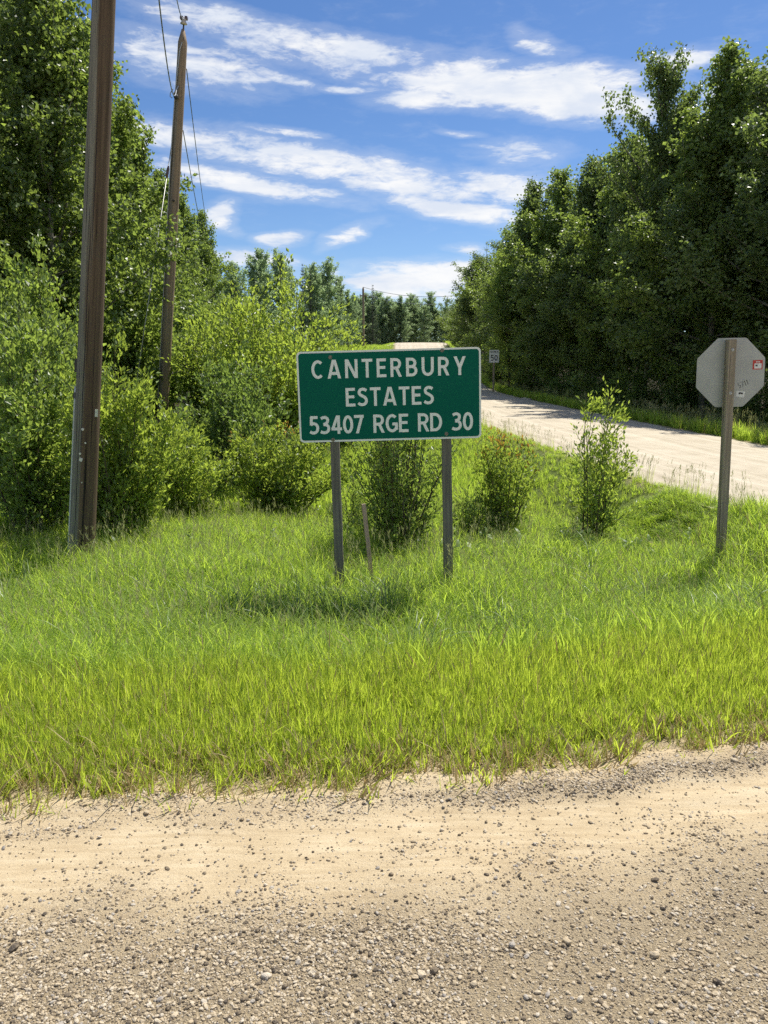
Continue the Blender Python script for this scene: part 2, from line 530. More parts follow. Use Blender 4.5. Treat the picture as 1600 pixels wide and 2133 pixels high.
    col = t.mix(t.m('MULTIPLY', t.smooth(g, 0.55, 0.72), 0.4), col, (0.34, 0.28, 0.21))
    p = t.n('ShaderNodeBsdfPrincipled', {'Base Color': col, 'Roughness': 0.95, 'Specular IOR Level': 0.1, 'Normal': bump(t, t.m('ADD', g, st), 0.5, 0.03)})
    finish(t, p.outputs[0])
    M['gravel_far'] = m
    # stones
    m, t = mat('field_stone')
    oi = t.n('ShaderNodeObjectInfo')
    tc = t.n('ShaderNodeTexCoord')
    n = t.noise(tc.outputs['Object'], 2.2, 5, 0.65)
    col = t.ramp(oi.outputs['Random'], [(0.0, (0.070, 0.058, 0.048)), (0.14, (0.20, 0.158, 0.108)), (0.36, (0.47, 0.375, 0.245)),
                                        (0.75, (0.58, 0.485, 0.345)), (0.92, (0.60, 0.53, 0.42)), (1.0, (0.30, 0.275, 0.25))])
    col = t.mix(t.m('MULTIPLY', t.smooth(n, 0.45, 0.7), 0.45), col, (0.52, 0.40, 0.25))
    p = t.n('ShaderNodeBsdfPrincipled', {'Base Color': col, 'Roughness': 0.85, 'Specular IOR Level': 0.25, 'Normal': bump(t, n, 0.4, 0.2)})
    finish(t, p.outputs[0])
    M['stone'] = m


ground_mats()

# ------------------------------------------------------------------ lie of the land
_ZY = np.array([-60, 10, 27, 48, 75, 100, 110, 120, 128, 140, 170, 400, 3000], float)
_ZZ = np.array([0, 0, 0.46, 1.12, 3.35, 6.35, 7.28, 7.90, 8.0, 7.7, 7.2, 7.5, 9.0], float)


def zr(y):
    y = np.asarray(y, float)
    return sum(np.interp(y + d, _ZY, _ZZ) for d in (-4, -2, 0, 2, 4)) / 5.0


_RY = np.array([-8, 2, 5, 7.5, 10.3, 15.2, 27, 44, 51, 75, 100, 120, 140, 180], float)
_RX = np.array([11, 10.0, 9.2, 8.3, 7.65, 7.05, 5.95, 4.75, 4.35, 4.0, 4.85, 5.45, 6.6, 9.5], float)
_RW = np.array([4, 4, 3.6, 2.9, 2.42, 2.30, 2.43, 2.3, 2.25, 2.6, 3.1, 3.4, 3.4, 3.4], float)


def road_c(y):
    y = np.asarray(y, float)
    return sum(np.interp(y + d, _RY, _RX) for d in (-2, -1, 0, 1, 2)) / 5.0 - 0.34 * smoothstep(60, 20, y)


def road_w(y):
    return np.interp(y, _RY, _RW) + 0.28


_EX = np.array([-60, -7, -1.57, 0, 1.83, 3.2, 4.6, 6, 9, 60], float)
_EY = np.array([2.50, 2.57, 2.77, 2.93, 3.30, 3.80, 4.8, 6.5, 8.5, 8.5], float)


def edge_y(x):
    x = np.asarray(x, float)
    e = sum(np.interp(x + d, _EX, _EY) for d in (-0.4, -0.2, 0, 0.2, 0.4)) / 5.0
    return e + 0.035 * np.sin(x * 5.1 + 0.6) + 0.025 * np.sin(x * 11.7)


def left_wood(y):
    return np.interp(y, [-20, 12, 25, 40, 57, 75, 95, 112, 125, 131], [-8, -7.2, -6.6, -8.5, -11.5, -12.5, -7.5, -5.5, -4, 40])


def right_wood(y):
    return np.interp(y, [-20, 20, 28, 38, 46, 60, 80, 100, 124, 131], [15, 13.2, 12, 10.8, 9.6, 9.2, 8.6, 9.6, 11, -40])


def ground(x, y):
    x = np.asarray(x, float)
    y = np.asarray(y, float)
    t = y - edge_y(x)
    h = zr(y) - 0.60 * smoothstep(0.25, 3.6, t) - 0.02
    h = h + 0.05 * np.sin(x * 0.9 + y * 0.5) * smoothstep(2, 6, t) + 0.03 * np.sin(x * 2.3 - y * 1.7) * smoothstep(1, 4, t)
    h = h + 0.018 * np.clip(-x - 3, 0, 40) * smoothstep(5, 12, y)
    ds = np.abs(x - road_c(y)) - road_w(y)
    reach = 1.1 + 1.5 * smoothstep(9.5, 15.0, y)
    w = (1 - smoothstep(0.05, reach, ds)) * smoothstep(3.0, 6.0, y)
    h = h * (1 - w) + (zr(y) - 0.012) * w
    inside = smoothstep(0.12, -0.5, ds) if False else 1 - smoothstep(-0.5, 0.12, ds)
    h = h - 0.10 * inside * (y > 3)
    h = np.where(t < 0, h - 0.12 * (1 - smoothstep(-0.7, -0.15, t)), h)
    return h


def build_terrain():
    xs = np.unique(np.concatenate([np.arange(-12, 14, 0.22), np.arange(-60, -12, 1.2), np.arange(14, 62, 1.2),
                                   np.array([-2500, -1200, -600, -300, -150, -90, 90, 150, 300, 600, 1200, 2500])]))
    ys = np.unique(np.concatenate([np.arange(-6, 16, 0.2), np.arange(16, 60, 0.6), np.arange(60, 180, 1.5),
                                   np.array([-2500, -800, -200, -60, -20, 200, 260, 400, 800, 1500, 3000])]))
    X, Y = np.meshgrid(xs, ys)
    Z = ground(X, Y)
    V = np.stack([X.ravel(), Y.ravel(), Z.ravel()], 1)
    nx, ny = len(xs), len(ys)
    i = np.arange(ny - 1)[:, None] * nx + np.arange(nx - 1)[None, :]
    Q = np.stack([i, i + 1, i + 1 + nx, i + nx], -1).reshape(-1, 4)
    me = mesh_np('ground', V, Q, M['terrain'], smooth=True)
    lit = np.maximum(smoothstep(0.5, -1.5, 0) * 0 + (1 - smoothstep(-2.0, 0.8, X - left_wood(Y))), smoothstep(-0.8, 2.0, X - right_wood(Y)))
    a = me.attributes.new('litter', 'FLOAT', 'POINT')
    a.data.foreach_set('value', lit.ravel().astype(np.float32))
    t = Y - edge_y(X)
    ds = np.abs(X - road_c(Y)) - road_w(Y)
    bare = np.maximum(1 - smoothstep(0.10, 0.6, t), (1 - smoothstep(0.0, 0.5, ds)) * 0.7)
    a = me.attributes.new('bare', 'FLOAT', 'POINT')
    a.data.foreach_set('value', bare.ravel().astype(np.float32))
    tag(obj('ground', me), 'grassy verge and forest floor rising to the road crest', kind='structure')


build_terrain()


def vnoise(x, y, seed=0, n=24, f0=0.6, f1=6.0):
    r = np.random.default_rng(seed)
    out = np.zeros_like(np.asarray(x, float))
    for k in range(n):
        f = f0 * (f1 / f0) ** (k / n)
        a = r.uniform(0, 2 * math.pi)
        out += np.sin((x * math.cos(a) + y * math.sin(a)) * f * 2 * math.pi + r.uniform(0, 6.28)) / (k + 3)
    return out


def loose_amount(x, y):
    """how much loose stone lies on the near road: windrow by the grass, bare wheel track, deep loose gravel towards the camera"""
    t = y - edge_y(x)
    nz = vnoise(x, y, 3)
    deep = (1 - smoothstep(-0.92, -0.26, t + 0.16 * nz)) ** 1.3
    track2 = np.exp(-((t + 1.95 + 0.05 * nz) / 0.16) ** 2) * 0.35
    wind = np.exp(-((t + 0.13 - 0.02 * x + 0.03 * nz) / 0.075) ** 2) * (0.35 + 0.65 * smoothstep(-0.3, 0.8, x))
    edge = np.exp(-((t + 0.02) / 0.08) ** 2) * 0.45
    return np.clip(np.maximum(np.maximum(deep - track2, wind), edge), 0, 1)


def near_z(x, y):
    t = y - edge_y(x)
    z = 0.02 * np.exp(-((t + 0.13 - 0.02 * x) / 0.09) ** 2) * smoothstep(-0.3, 0.8, x)
    z = z - 0.016 * np.exp(-((t + 0.42) / 0.20) ** 2)
    z = z + 0.009 * vnoise(x, y, 11, 26, 0.5, 9.0) * (0.35 + 0.65 * (1 - smoothstep(-0.9, -0.5, t)))
    z = z + 0.004 * np.sin(t * 38 + 2.0 * vnoise(x, y, 5, 8, 0.3, 1.0)) * np.exp(-((t + 0.35) / 0.35) ** 2) * smoothstep(0.2, 1.4, x)
    z = z - 0.07 * smoothstep(0.0, 0.30, t)
    return z


def build_near_road():
    xs = np.concatenate([np.arange(-30, -4, 0.5), np.arange(-4, 4.2, 0.035), np.arange(4.2, 30, 0.4)])
    vs = np.concatenate([np.arange(-6, -2.2, 0.3), np.arange(-2.2, 0.34, 0.03)])
    X, T = np.meshgrid(xs, vs)
    Y = edge_y(X) + T
    Z = near_z(X, Y)
    V = np.stack([X.ravel(), Y.ravel(), Z.ravel()], 1)
    nx, ny = len(xs), len(vs)
    i = np.arange(ny - 1)[:, None] * nx + np.arange(nx - 1)[None, :]
    Q = np.stack([i, i + 1, i + 1 + nx, i + nx], -1).reshape(-1, 4)
    me = mesh_np('gravel_road', V, Q, M['gravel_near'], smooth=True)
    a = me.attributes.new('loose', 'FLOAT', 'POINT')
    a.data.foreach_set('value', loose_amount(X, Y).ravel().astype(np.float32))
    return tag(obj('gravel_road', me), 'tan gravel road with loose stones in the foreground', kind='structure')


near_road = build_near_road()


def build_side_road():
    ys = np.concatenate([np.arange(4.6, 60, 0.4), np.arange(60, 165, 1.0)])
    us = np.linspace(-1, 1, 15)
    Y, U = np.meshgrid(ys, us, indexing='ij')
    wob = 0.10 * np.sin(Y * 1.3) + 0.07 * np.sin(Y * 3.1 + 1)
    X = road_c(Y) + U * (road_w(Y) + 0.15 + wob * np.abs(U) ** 4)
    Z = zr(Y) + 0.03 * (1 - U ** 2) - 0.045 * np.abs(U) ** 6 + 0.012
    V = np.stack([X.ravel(), Y.ravel(), Z.ravel()], 1)
    ny, nu = Y.shape
    i = np.arange(ny - 1)[:, None] * nu + np.arange(nu - 1)[None, :]
    Q = np.stack([i, i + 1, i + 1 + nu, i + nu], -1).reshape(-1, 4)
    me = mesh_np('side_road', V, Q, M['gravel_far'], smooth=True)
    a = me.attributes.new('across', 'FLOAT', 'POINT')
    a.data.foreach_set('value', (U * 2.4).ravel().astype(np.float32))
    tag(obj('side_road', me), 'pale gravel road climbing away to the crest', kind='structure')

    def strip(name, label, pts, w):
        pts = np.array(pts, float)
        n = 24
        u = np.linspace(0, len(pts) - 1, n)
        px = np.interp(u, range(len(pts)), pts[:, 0])
        py = np.interp(u, range(len(pts)), pts[:, 1])
        V, Q = [], []
        for k in range(n):
            d = np.array([px[min(k + 1, n - 1)] - px[max(k - 1, 0)], py[min(k + 1, n - 1)] - py[max(k - 1, 0)]])
            d /= np.linalg.norm(d)
            nrm = np.array([-d[1], d[0]])
            for sgn in (-1, -0.4, 0.4, 1):
                p = np.array([px[k], py[k]]) + nrm * sgn * w
                V.append((p[0], p[1], float(ground(p[0], p[1])) + (0.05 if abs(sgn) < 1 else -0.02)))
        for k in range(n - 1):
            for j in range(3):
                Q.append((k * 4 + j, k * 4 + j + 1, k * 4 + 5 + j, k * 4 + 4 + j))
        me = mesh_np(name, V, np.array(Q), M['gravel_far'], smooth=True)
        a = me.attributes.new('across', 'FLOAT', 'POINT')
        a.data.foreach_set('value', np.tile([-1, -.4, .4, 1], n).astype(np.float32))
        tag(obj(name, me), label, kind='structure')
    strip('driveway', 'short gravel driveway turning off right of the side road', [(7.4, 40.5), (9, 42.5), (11, 43.5), (16, 44.2)], 1.3)
    strip('driveway', 'far gravel driveway turning off left below the crest', [(1.9, 107), (-1, 108.5), (-4, 110), (-9, 111)], 1.2)


build_side_road()


# ------------------------------------------------------------------ scattering of uncountable stuff
def scatter(name, protos, P, rot, scl, label):
    """one object: points that carry instances of the prototype meshes"""
    cname = name + '_kinds'
    c = bpy.data.collections.new(cname)
    for i, me in enumerate(protos):
        o = bpy.data.objects.new('%s_%02d' % (me.name, i), me)
        c.objects.link(o)
    me = bpy.data.meshes.new(name)
    P = np.asarray(P, np.float32)
    n = len(P)
    me.vertices.add(n)
    me.vertices.foreach_set('co', P.ravel())
    a = me.attributes.new('turn', 'FLOAT_VECTOR', 'POINT')
    a.data.foreach_set('vector', np.asarray(rot, np.float32).ravel())
    a = me.attributes.new('size', 'FLOAT_VECTOR', 'POINT')
    a.data.foreach_set('vector', np.asarray(scl, np.float32).ravel())
    a = me.attributes.new('pick', 'INT', 'POINT')
    a.data.foreach_set('value', rng.integers(0, len(protos), n).astype(np.int32))
    o = obj(name, me)
    tag(o, label, kind='stuff')
    g = bpy.data.node_groups.new(name + '_spread', 'GeometryNodeTree')
    g.interface.new_socket('Geometry', in_out='INPUT', socket_type='NodeSocketGeometry')
    g.interface.new_socket('Geometry', in_out='OUTPUT', socket_type='NodeSocketGeometry')
    N = g.nodes
    gi = N.new('NodeGroupInput')
    go = N.new('NodeGroupOutput')
    ci = N.new('GeometryNodeCollectionInfo')
    ci.inputs['Collection'].default_value = c
    ci.inputs['Separate Children'].default_value = True
    ci.inputs['Reset Children'].default_value = True
    ip = N.new('GeometryNodeInstanceOnPoints')
    ip.inputs['Pick Instance'].default_value = True

    def na(nm, ty):
        q = N.new('GeometryNodeInputNamedAttribute')
        q.data_type = ty
        q.inputs['Name'].default_value = nm
        return q.outputs[0]
    L = g.links
    L.new(gi.outputs[0], ip.inputs['Points'])
    L.new(ci.outputs[0], ip.inputs['Instance'])
    L.new(na('pick', 'INT'), ip.inputs['Instance Index'])
    L.new(na('turn', 'FLOAT_VECTOR'), ip.inputs['Rotation'])
    L.new(na('size', 'FLOAT_VECTOR'), ip.inputs['Scale'])
    L.new(ip.outputs[0], go.inputs[0])
    md = o.modifiers.new('spread', 'NODES')
    md.node_group = g
    return o


# ---------------------------------------------------------------- stones
def stone_mesh(seed, sub=2):
    import bmesh
    r = random.Random(seed)
    bm = bmesh.new()
    bmesh.ops.create_icosphere(bm, subdivisions=sub, radius=0.5)
    sx, sy, sz = r.uniform(0.85, 1.25), r.uniform(0.7, 1.0), r.uniform(0.42, 0.75)
    cuts = []
    for k in range(r.randint(4, 8)):
        v = Vector((r.gauss(0, 1), r.gauss(0, 1), r.gauss(0, 1))).normalized()
        cuts.append((v, r.uniform(0.30, 0.44)))
    ph = [r.uniform(0, 6.28) for _ in range(6)]
    for v in bm.verts:
        p = v.co.copy()
        for d, k in cuts:
            q = p.dot(d)
            if q > k:
                p -= d * (q - k) * 0.85
        p *= 1 + 0.06 * math.sin(p.x * 9 + ph[0]) + 0.06 * math.sin(p.y * 10 + ph[1]) + 0.05 * math.sin(p.z * 11 + ph[2])
        v.co = Vector((p.x * sx, p.y * sy, p.z * sz))
    me = bpy.data.meshes.new('stone')
    bm.to_mesh(me)
    bm.free()
    me.materials.append(M['stone'])
    me.polygons.foreach_set('use_smooth', np.full(len(me.polygons), seed % 3 != 0))
    return me


STONES_LO = [stone_mesh(100 + i, 1 if i % 2 else 2) for i in range(10)]


def build_stones():
    # small grit and pebbles: past counting
    def pts(n, x0, x1, y0, y1, p):
        x = rng.uniform(x0, x1, n)
        y = rng.uniform(y0, y1, n)
        k = rng.random(n) < p(x, y)
        k &= (y - edge_y(x)) < 0.12
        return x[k], y[k]
    clump = lambda x, y: 0.30 + 1.1 * np.clip(0.7 * vnoise(x, y, 21, 18, 1.0, 8.0) + 0.8 * vnoise(x * 0.35, y * 2.4, 22, 14, 0.6, 4.0) + 0.35, 0, 1)
    x1, y1 = pts(430000, -2.6, 2.8, 1.2, 4.0, lambda x, y: np.clip(loose_amount(x, y) * clump(x, y), 0.055, 1) * 0.85)
    x2, y2 = pts(16000, -9, 9, -1.5, 6.5, lambda x, y: np.clip(loose_amount(x, y), 0.05, 1) * 0.5)
    x, y = np.concatenate([x1, x2]), np.concatenate([y1, y2])
    n = len(x)
    s = np.clip(np.exp(rng.normal(math.log(0.0060), 0.46, n)), 0.0028, 0.016)
    z = near_z(x, y) + s * 0.10
    rot = np.stack([rng.normal(0, 0.35, n), rng.normal(0, 0.35, n), rng.uniform(0, 6.28, n)], 1)
    scl = np.stack([s * 1.15, s * 1.15, s], 1)
    scatter('loose_gravel', STONES_LO, np.stack([x, y, z], 1), rot, scl, 'small loose pebbles and grit on the tan road')
    # the larger stones, each a piece of the road
    k = 0
    r = random.Random(5)
    while k < 290:
        yy = r.uniform(1.62, 3.3)
        xx = r.uniform(-1, 1) * (0.56 * yy + 0.12)
        la = float(loose_amount(xx, yy))
        t = yy - float(edge_y(xx))
        if t > -0.03 or r.random() > max(la, 0.07):
            continue
        d = r.uniform(0.014, 0.020) if r.random() < 0.92 else r.uniform(0.020, 0.032)
        o = obj('stone', STONES_LO[r.randrange(len(STONES_LO))], near_road, (xx, yy, float(near_z(xx, yy)) + d * 0.16),
                (r.gauss(0, 0.25), r.gauss(0, 0.25), r.uniform(0, 6.28)), (d * 1.1, d * 1.1, d))
        k += 1


build_stones()


# ---------------------------------------------------------------- grass
def blade_strip(V, F, MI, base, dirxy, L, w, bend, lean, mi, seg=4, twist=0.0):
    """a tapering grass blade that leans and droops"""
    b = len(V)
    side = Vector((-dirxy[1], dirxy[0], 0))
    ang = lean
    p = Vector(base)
    for i in range(seg + 1):
        u = i / seg
        ww = w * (0.75 + 0.5 * u if u < 0.35 else 1.0 * (1 - ((u - 0.35) / 0.65) ** 1.6)) * 0.5
        sd2 = (side * math.cos(twist * u) + Vector((dirxy[0], dirxy[1], 0)) * math.sin(twist * u))
        if i == seg:
            V.append(p.copy())
        else:
            V.append(p - sd2 * ww)
            V.append(p + sd2 * ww)
        a = ang + bend * u ** 1.7
        p = p + Vector((dirxy[0] * math.sin(a), dirxy[1] * math.sin(a), math.cos(a))) * (L / seg)
    for i in range(seg - 1):
        F.append((b + 2 * i, b + 2 * i + 1, b + 2 * i + 3, b + 2 * i + 2))
        MI.append(mi)
    F.append((b + 2 * seg - 2, b + 2 * seg - 1, b + 2 * seg))
    MI.append(mi)


def tuft(seed, n, L, w, bend, lean, rad, mats, dry=0.0, head=0.0, seg=4):
    r = random.Random(seed)
    V, F, MI = [], [], []
    for k in range(n):
        a = r.uniform(0, 6.283)
        d = (math.cos(a), math.sin(a))
        q = rad * math.sqrt(r.random())
        a2 = r.uniform(0, 6.283)
        base = (q * math.cos(a2), q * math.sin(a2), -0.02)
        l = L * r.uniform(0.55, 1.15)
        mi = 1 if (len(mats) > 1 and r.random() < dry) else 0
        blade_strip(V, F, MI, base, d, l, w * r.uniform(0.7, 1.3), r.uniform(*bend), r.uniform(*lean), mi, seg, r.uniform(-1, 1))
        if head and r.random() < head:
            # a flowering stalk with a feathery head
            a = r.uniform(0, 6.283)
            d = (math.cos(a), math.sin(a))
            l = L * r.uniform(1.05, 1.35)
            blade_strip(V, F, MI, base, d, l, 0.0035, 0.35, 0.05, len(mats) - 1, 4)
            tip = V[-1]
            for j in range(7):
                a3 = r.uniform(0, 6.283)
                blade_strip(V, F, MI, tip - Vector((0, 0, r.uniform(0.0, 0.11))), (math.cos(a3), math.sin(a3)), r.uniform(0.03, 0.06), 0.005, 0.6, 0.4, len(mats) - 1, 2)
    me = bpy.data.meshes.new('grass_tuft')
    me.from_pydata([tuple(v) for v in V], [], F)
    for m in mats:
        me.materials.append(m)
    me.polygons.foreach_set('material_index', np.array(MI, np.int32))
    me.polygons.foreach_set('use_smooth', np.ones(len(F), dtype=bool))
    me.update()
    return me


def weed_mesh(seed, h=0.35):
    r = random.Random(seed)
    V, F, MI = [], [], []
    for s in range(r.randint(3, 5)):
        a = r.uniform(0, 6.28)
        base = Vector((0.05 * math.cos(a), 0.05 * math.sin(a), 0))
        hh = h * r.uniform(0.6, 1.1)
        for k in range(9):
            u = 0.15 + 0.85 * k / 9
            b = r.uniform(0, 6.28)
            blade_strip(V, F, MI, base + Vector((0.03 * math.cos(a), 0.03 * math.sin(a), hh * u)), (math.cos(b), math.sin(b)), r.uniform(0.07, 0.12) * (1.2 - 0.5 * u), 0.035, 0.6, 0.9, 0, 3)
    me = bpy.data.meshes.new('weed')
    me.from_pydata([tuple(v) for v in V], [], F)
    me.materials.append(M['weed'])
    me.update()
    return me


def free(x, y, tmin=0.0, dmin=0.05):
    t = y - edge_y(x)
    ds = np.abs(x - road_c(y)) - road_w(y)
    return (t > tmin) & (ds > dmin)


def spread(n, x0, x1, y0, y1, tmin, keep=None, dmin=0.05):
    x = rng.uniform(x0, x1, n)
    y = rng.uniform(y0, y1, n)
    k = free(x, y, tmin, dmin)
    if keep is not None:
        k &= rng.random(n) < keep(x, y)
    return x[k], y[k]


def grass(name, protos, x, y, s0, s1, label, tilt=0.12, hs=None, roadfall=0.70):
    n = len(x)
    z = ground(x, y)
    rot = np.stack([rng.normal(0, tilt, n), rng.normal(0, tilt, n), rng.uniform(0, 6.28, n)], 1)
    s = rng.uniform(s0, s1, n)
    ds = road_c(y) - road_w(y) - x
    s = s * np.where((ds > 0) & (y > 9.6), (1 - roadfall) + roadfall * smoothstep(0.3, 3.2, ds), 1.0)
    if hs is not None:
        s = s * hs(x, y)
    w = np.clip(s, 0.6, None)
    scatter(name, protos, np.stack([x, y, z], 1), rot, np.stack([w, w, s], 1), label)


def build_grass():
    short = [tuft(i, 16, 0.235, 0.0076, (0.1, 0.9), (0.0, 0.32), 0.055, [M['grass_front'], M['grass_dry']], 0.07 + 0.03 * (i % 3)) for i in range(6)]
    edge = [tuft(20 + i, 11, 0.13, 0.006, (0.2, 1.1), (0.05, 0.7), 0.05, [M['grass_front'], M['grass_dry']], 0.55) for i in range(5)]
    tall = [tuft(40 + i, 18, 0.58, 0.0085, (0.8, 2.7), (0.02, 0.35), 0.08, [M['grass_tall'], M['grass_dry'], M['grass_head']], 0.02, 0.012, 6) for i in range(8)]
    mid = [tuft(60 + i, 16, 0.36, 0.0110, (0.3, 1.5), (0.02, 0.3), 0.06, [M['grass_tall'], M['grass_dry']], 0.03, 0, 5) for i in range(6)]
    coarse = [tuft(80 + i, 22, 0.70, 0.0095, (0.8, 2.2), (0.05, 0.5), 0.08, [M['grass_blue']], 0, 0, 6) for i in range(4)]
    far = [tuft(100 + i, 22, 0.40, 0.016, (0.2, 1.2), (0.05, 0.5), 0.22, [M['grass_tall'], M['grass_head']], 0.10, 0, 3) for i in range(5)]
    heads = [tuft(120 + i, 5, 0.45, 0.006, (0.2, 0.9), (0.02, 0.25), 0.06, [M['grass_front'], M['grass_head']], 0.1, 0.9, 4) for i in range(4)]
    T = lambda x, y: y - edge_y(x)
    nz = lambda x, y: vnoise(x, y, 31, 16, 0.15, 2.5)
    # thin growth by the road
    x, y = spread(30000, -6, 6.4, 2.3, 6.6, -0.10, lambda x, y: (1 - smoothstep(0.15, 0.55, T(x, y))) * np.clip(0.30 + 2.2 * T(x, y) + 0.7 * nz(x, y), 0.05, 1))
    grass('edge_grass', edge, x, y, 0.6, 1.3, 'thin dry yellowish grass along the gravel edge', 0.25)
    # upright yellow green sward
    x, y = spread(62000, -6.2, 6.4, 2.4, 8.5, 0.06, lambda x, y: smoothstep(0.05, 0.5, T(x, y)) * (1 - smoothstep(1.2, 3.6, T(x, y) + 0.6 * nz(x, y) - 0.15 * x)))
    grass('short_grass', short, x, y, 0.8, 1.25, 'upright yellow green grass between road and sign', 0.12,
          lambda x, y: 0.42 + 0.66 * smoothstep(0.05, 1.5, T(x, y)) + 0.16 * nz(x, y))
    # tall arching grass around the signs
    x, y = spread(34000, -8, 7.5, 3.9, 11.5, 0.8, lambda x, y: smoothstep(0.9, 3.0, T(x, y) + 0.6 * nz(x, y) - 0.15 * x))
    grass('tall_grass', tall, x, y, 0.40, 1.10, 'tall arching green grass around the sign posts', 0.15, lambda x, y: (0.9 + 0.30 * nz(x, y)) * (0.62 + 0.38 * smoothstep(0.9, 3.0, T(x, y))))
    x, y = spread(7000, -8, 7.5, 4.2, 11.5, 1.2, lambda x, y: smoothstep(1.2, 2.2, T(x, y)))
    grass('undergrowth', mid, x, y, 0.8, 1.2, 'dense green grass beneath the taller blades', 0.15)
    # last year's straw low in the sward
    straw = [tuft(140 + i, 9, 0.20, 0.0055, (0.3, 1.4), (0.1, 0.9), 0.07, [M['grass_dry'], M['grass_front']], 0.3) for i in range(4)]
    x, y = spread(15000, -6, 6.4, 2.4, 8.0, 0.02, lambda x, y: np.clip(0.18 + 0.5 * vnoise(x, y, 41, 14, 0.2, 2.0) + 0.25 * smoothstep(0, 3, x), 0.03, 0.8) * (1 - smoothstep(0.8, 2.6, T(x, y))))
    grass('straw', straw, x, y, 0.6, 1.2, 'pale dead straw low in the roadside grass', 0.3)
    # coarse dark clumps left in front of the sign
    a, b = [], []
    for (cx, cy, sp, n) in ((-1.15, 6.6, 0.55, 42), (-0.35, 6.5, 0.35, 26), (-0.1, 7.0, 0.25, 10), (2.2, 7.0, 0.35, 12), (-2.6, 7.4, 0.5, 14), (-3.8, 6.8, 0.5, 10), (1.0, 6.4, 0.5, 12), (2.9, 6.2, 0.5, 12), (0.4, 5.7, 0.5, 8), (-1.5, 5.6, 0.6, 12), (2.0, 8.3, 0.5, 14), (-2.2, 8.6, 0.6, 14), (4.6, 7.0, 0.5, 10), (-4.6, 5.8, 0.6, 10), (3.6, 8.2, 0.4, 10), (-1.9, 6.2, 0.4, 12)):
        a.append(rng.normal(cx, sp, n))
        b.append(rng.normal(cy, sp * 0.6, n))
    x, y = np.concatenate(a), np.concatenate(b)
    k = free(x, y, 1.2)
    grass('coarse_grass', coarse, x[k], y[k], 0.65, 1.0, 'coarse dark grass clumps in front of the green sign', 0.2)
    # clearing behind
    x, y = spread(30000, -12, 8, 11.0, 34, 2, lambda x, y: np.where(x > left_wood(y) - 1.0, 0.9, 0.15))
    grass('clearing_grass', mid, x, y, 0.8, 1.25, 'mid green grass of the clearing among the shrubs', 0.15)
    # verge right of the side road, tall
    x = rng.uniform(6, 20, 26000)
    y = rng.uniform(13, 60, 26000)
    k = (x - road_c(y) - road_w(y) > 0.1) & (x < right_wood(y) + 2.5)
    grass('verge_grass', mid + heads[:1], x[k], y[k], 1.0, 1.6, 'long grass on the verge under the right hand trees', 0.15)
    # far verges
    x, y = spread(26000, -14, 13, 34, 128, 2, lambda x, y: np.where((x > left_wood(y) - 0.5) & (x < right_wood(y) + 0.5), 1.0, 0.0), 0.3)
    grass('far_grass', far, x, y, 0.7, 1.2, 'grass on the far verges below the road crest', 0.15)
    # flowering heads along the side road
    y = rng.uniform(9.0, 26, 110)
    x = road_c(y) - road_w(y) - np.abs(rng.normal(0, 0.3, 110)) - 0.05
    k = free(x, y, 2.0, 0.02)
    grass('seed_grass', heads, x[k], y[k], 0.7, 1.1, 'flowering grass with pale seed heads along the side road', 0.15, None, 0.1)
    # tall growth round the posts, where no mower reaches
    a, b = [], []
    for (cx, cy) in ((-0.46, 7.5), (0.69, 7.5), (3.8, 8.4), (-3.5, 8.45), (-0.15, 7.85)):
        a.append(rng.normal(cx, 0.26, 34))
        b.append(rng.normal(cy - 0.12, 0.20, 34))
    x, y = np.concatenate(a), np.concatenate(b)
    grass('post_grass', tall, x, y, 0.75, 1.15, 'long grass grown up round the feet of the posts', 0.15)
    # leafy weeds
    weeds = [weed_mesh(200 + i) for i in range(4)]
    a, b = [], []
    for (cx, cy, sp, n) in ((0.9, 9.2, 0.35, 14), (1.5, 9.6, 0.5, 14), (2.4, 9.6, 0.5, 8), (0.6, 9.0, 0.3, 10), (-2.0, 9.8, 0.8, 10), (3.3, 9.8, 0.6, 6)):
        a.append(rng.normal(cx, sp, n))
        b.append(rng.normal(cy, sp * 0.7, n))
    x, y = np.concatenate(a), np.concatenate(b)
    k = free(x, y, 1.4)
    grass('leafy_weeds', weeds, x[k], y[k], 0.8, 1.5, 'broad leaved weeds among the tall grass', 0.15)


build_grass()


# ---------------------------------------------------------------- trees and shrubs
def leaves_np(P, A, N, L, W, fold=0.25):
    """diamond shaped leaves, bent along the midrib"""
    n = len(P)
    A = A / np.linalg.norm(A, axis=1, keepdims=True)
    Sd = np.cross(A, N)
    Sd /= np.linalg.norm(Sd, axis=1, keepdims=True) + 1e-9
    Nn = np.cross(Sd, A)
    L = L[:, None]
    W = W[:, None]
    v0 = P
    v1 = P + A * L * 0.45 - Sd * W * 0.5 + Nn * W * fold
    v2 = P + A * L
    v3 = P + A * L * 0.45 + Sd * W * 0.5 + Nn * W * fold
    V = np.stack([v0, v1, v2, v3], 1).reshape(-1, 3)
    Q = np.arange(n * 4).reshape(n, 4)
    return V, Q


def unit(n, r):
    v = r.normal(0, 1, (n, 3))
    return v / np.linalg.norm(v, axis=1, keepdims=True)


def seg_points(segs, n, r, sig, u0=0.0):
    """random points spread about line pieces (k,2,3), longer pieces take more"""
    S_ = np.asarray(segs)
    ln = np.linalg.norm(S_[:, 1] - S_[:, 0], axis=1)
    i = r.choice(len(S_), n, p=ln / ln.sum())
    u = r.uniform(u0, 1, n)[:, None]
    P = S_[i, 0] * (1 - u) + S_[i, 1] * u
    D = (S_[i, 1] - S_[i, 0]) / ln[i][:, None]
    return P + r.normal(0, sig, (n, 3)), D


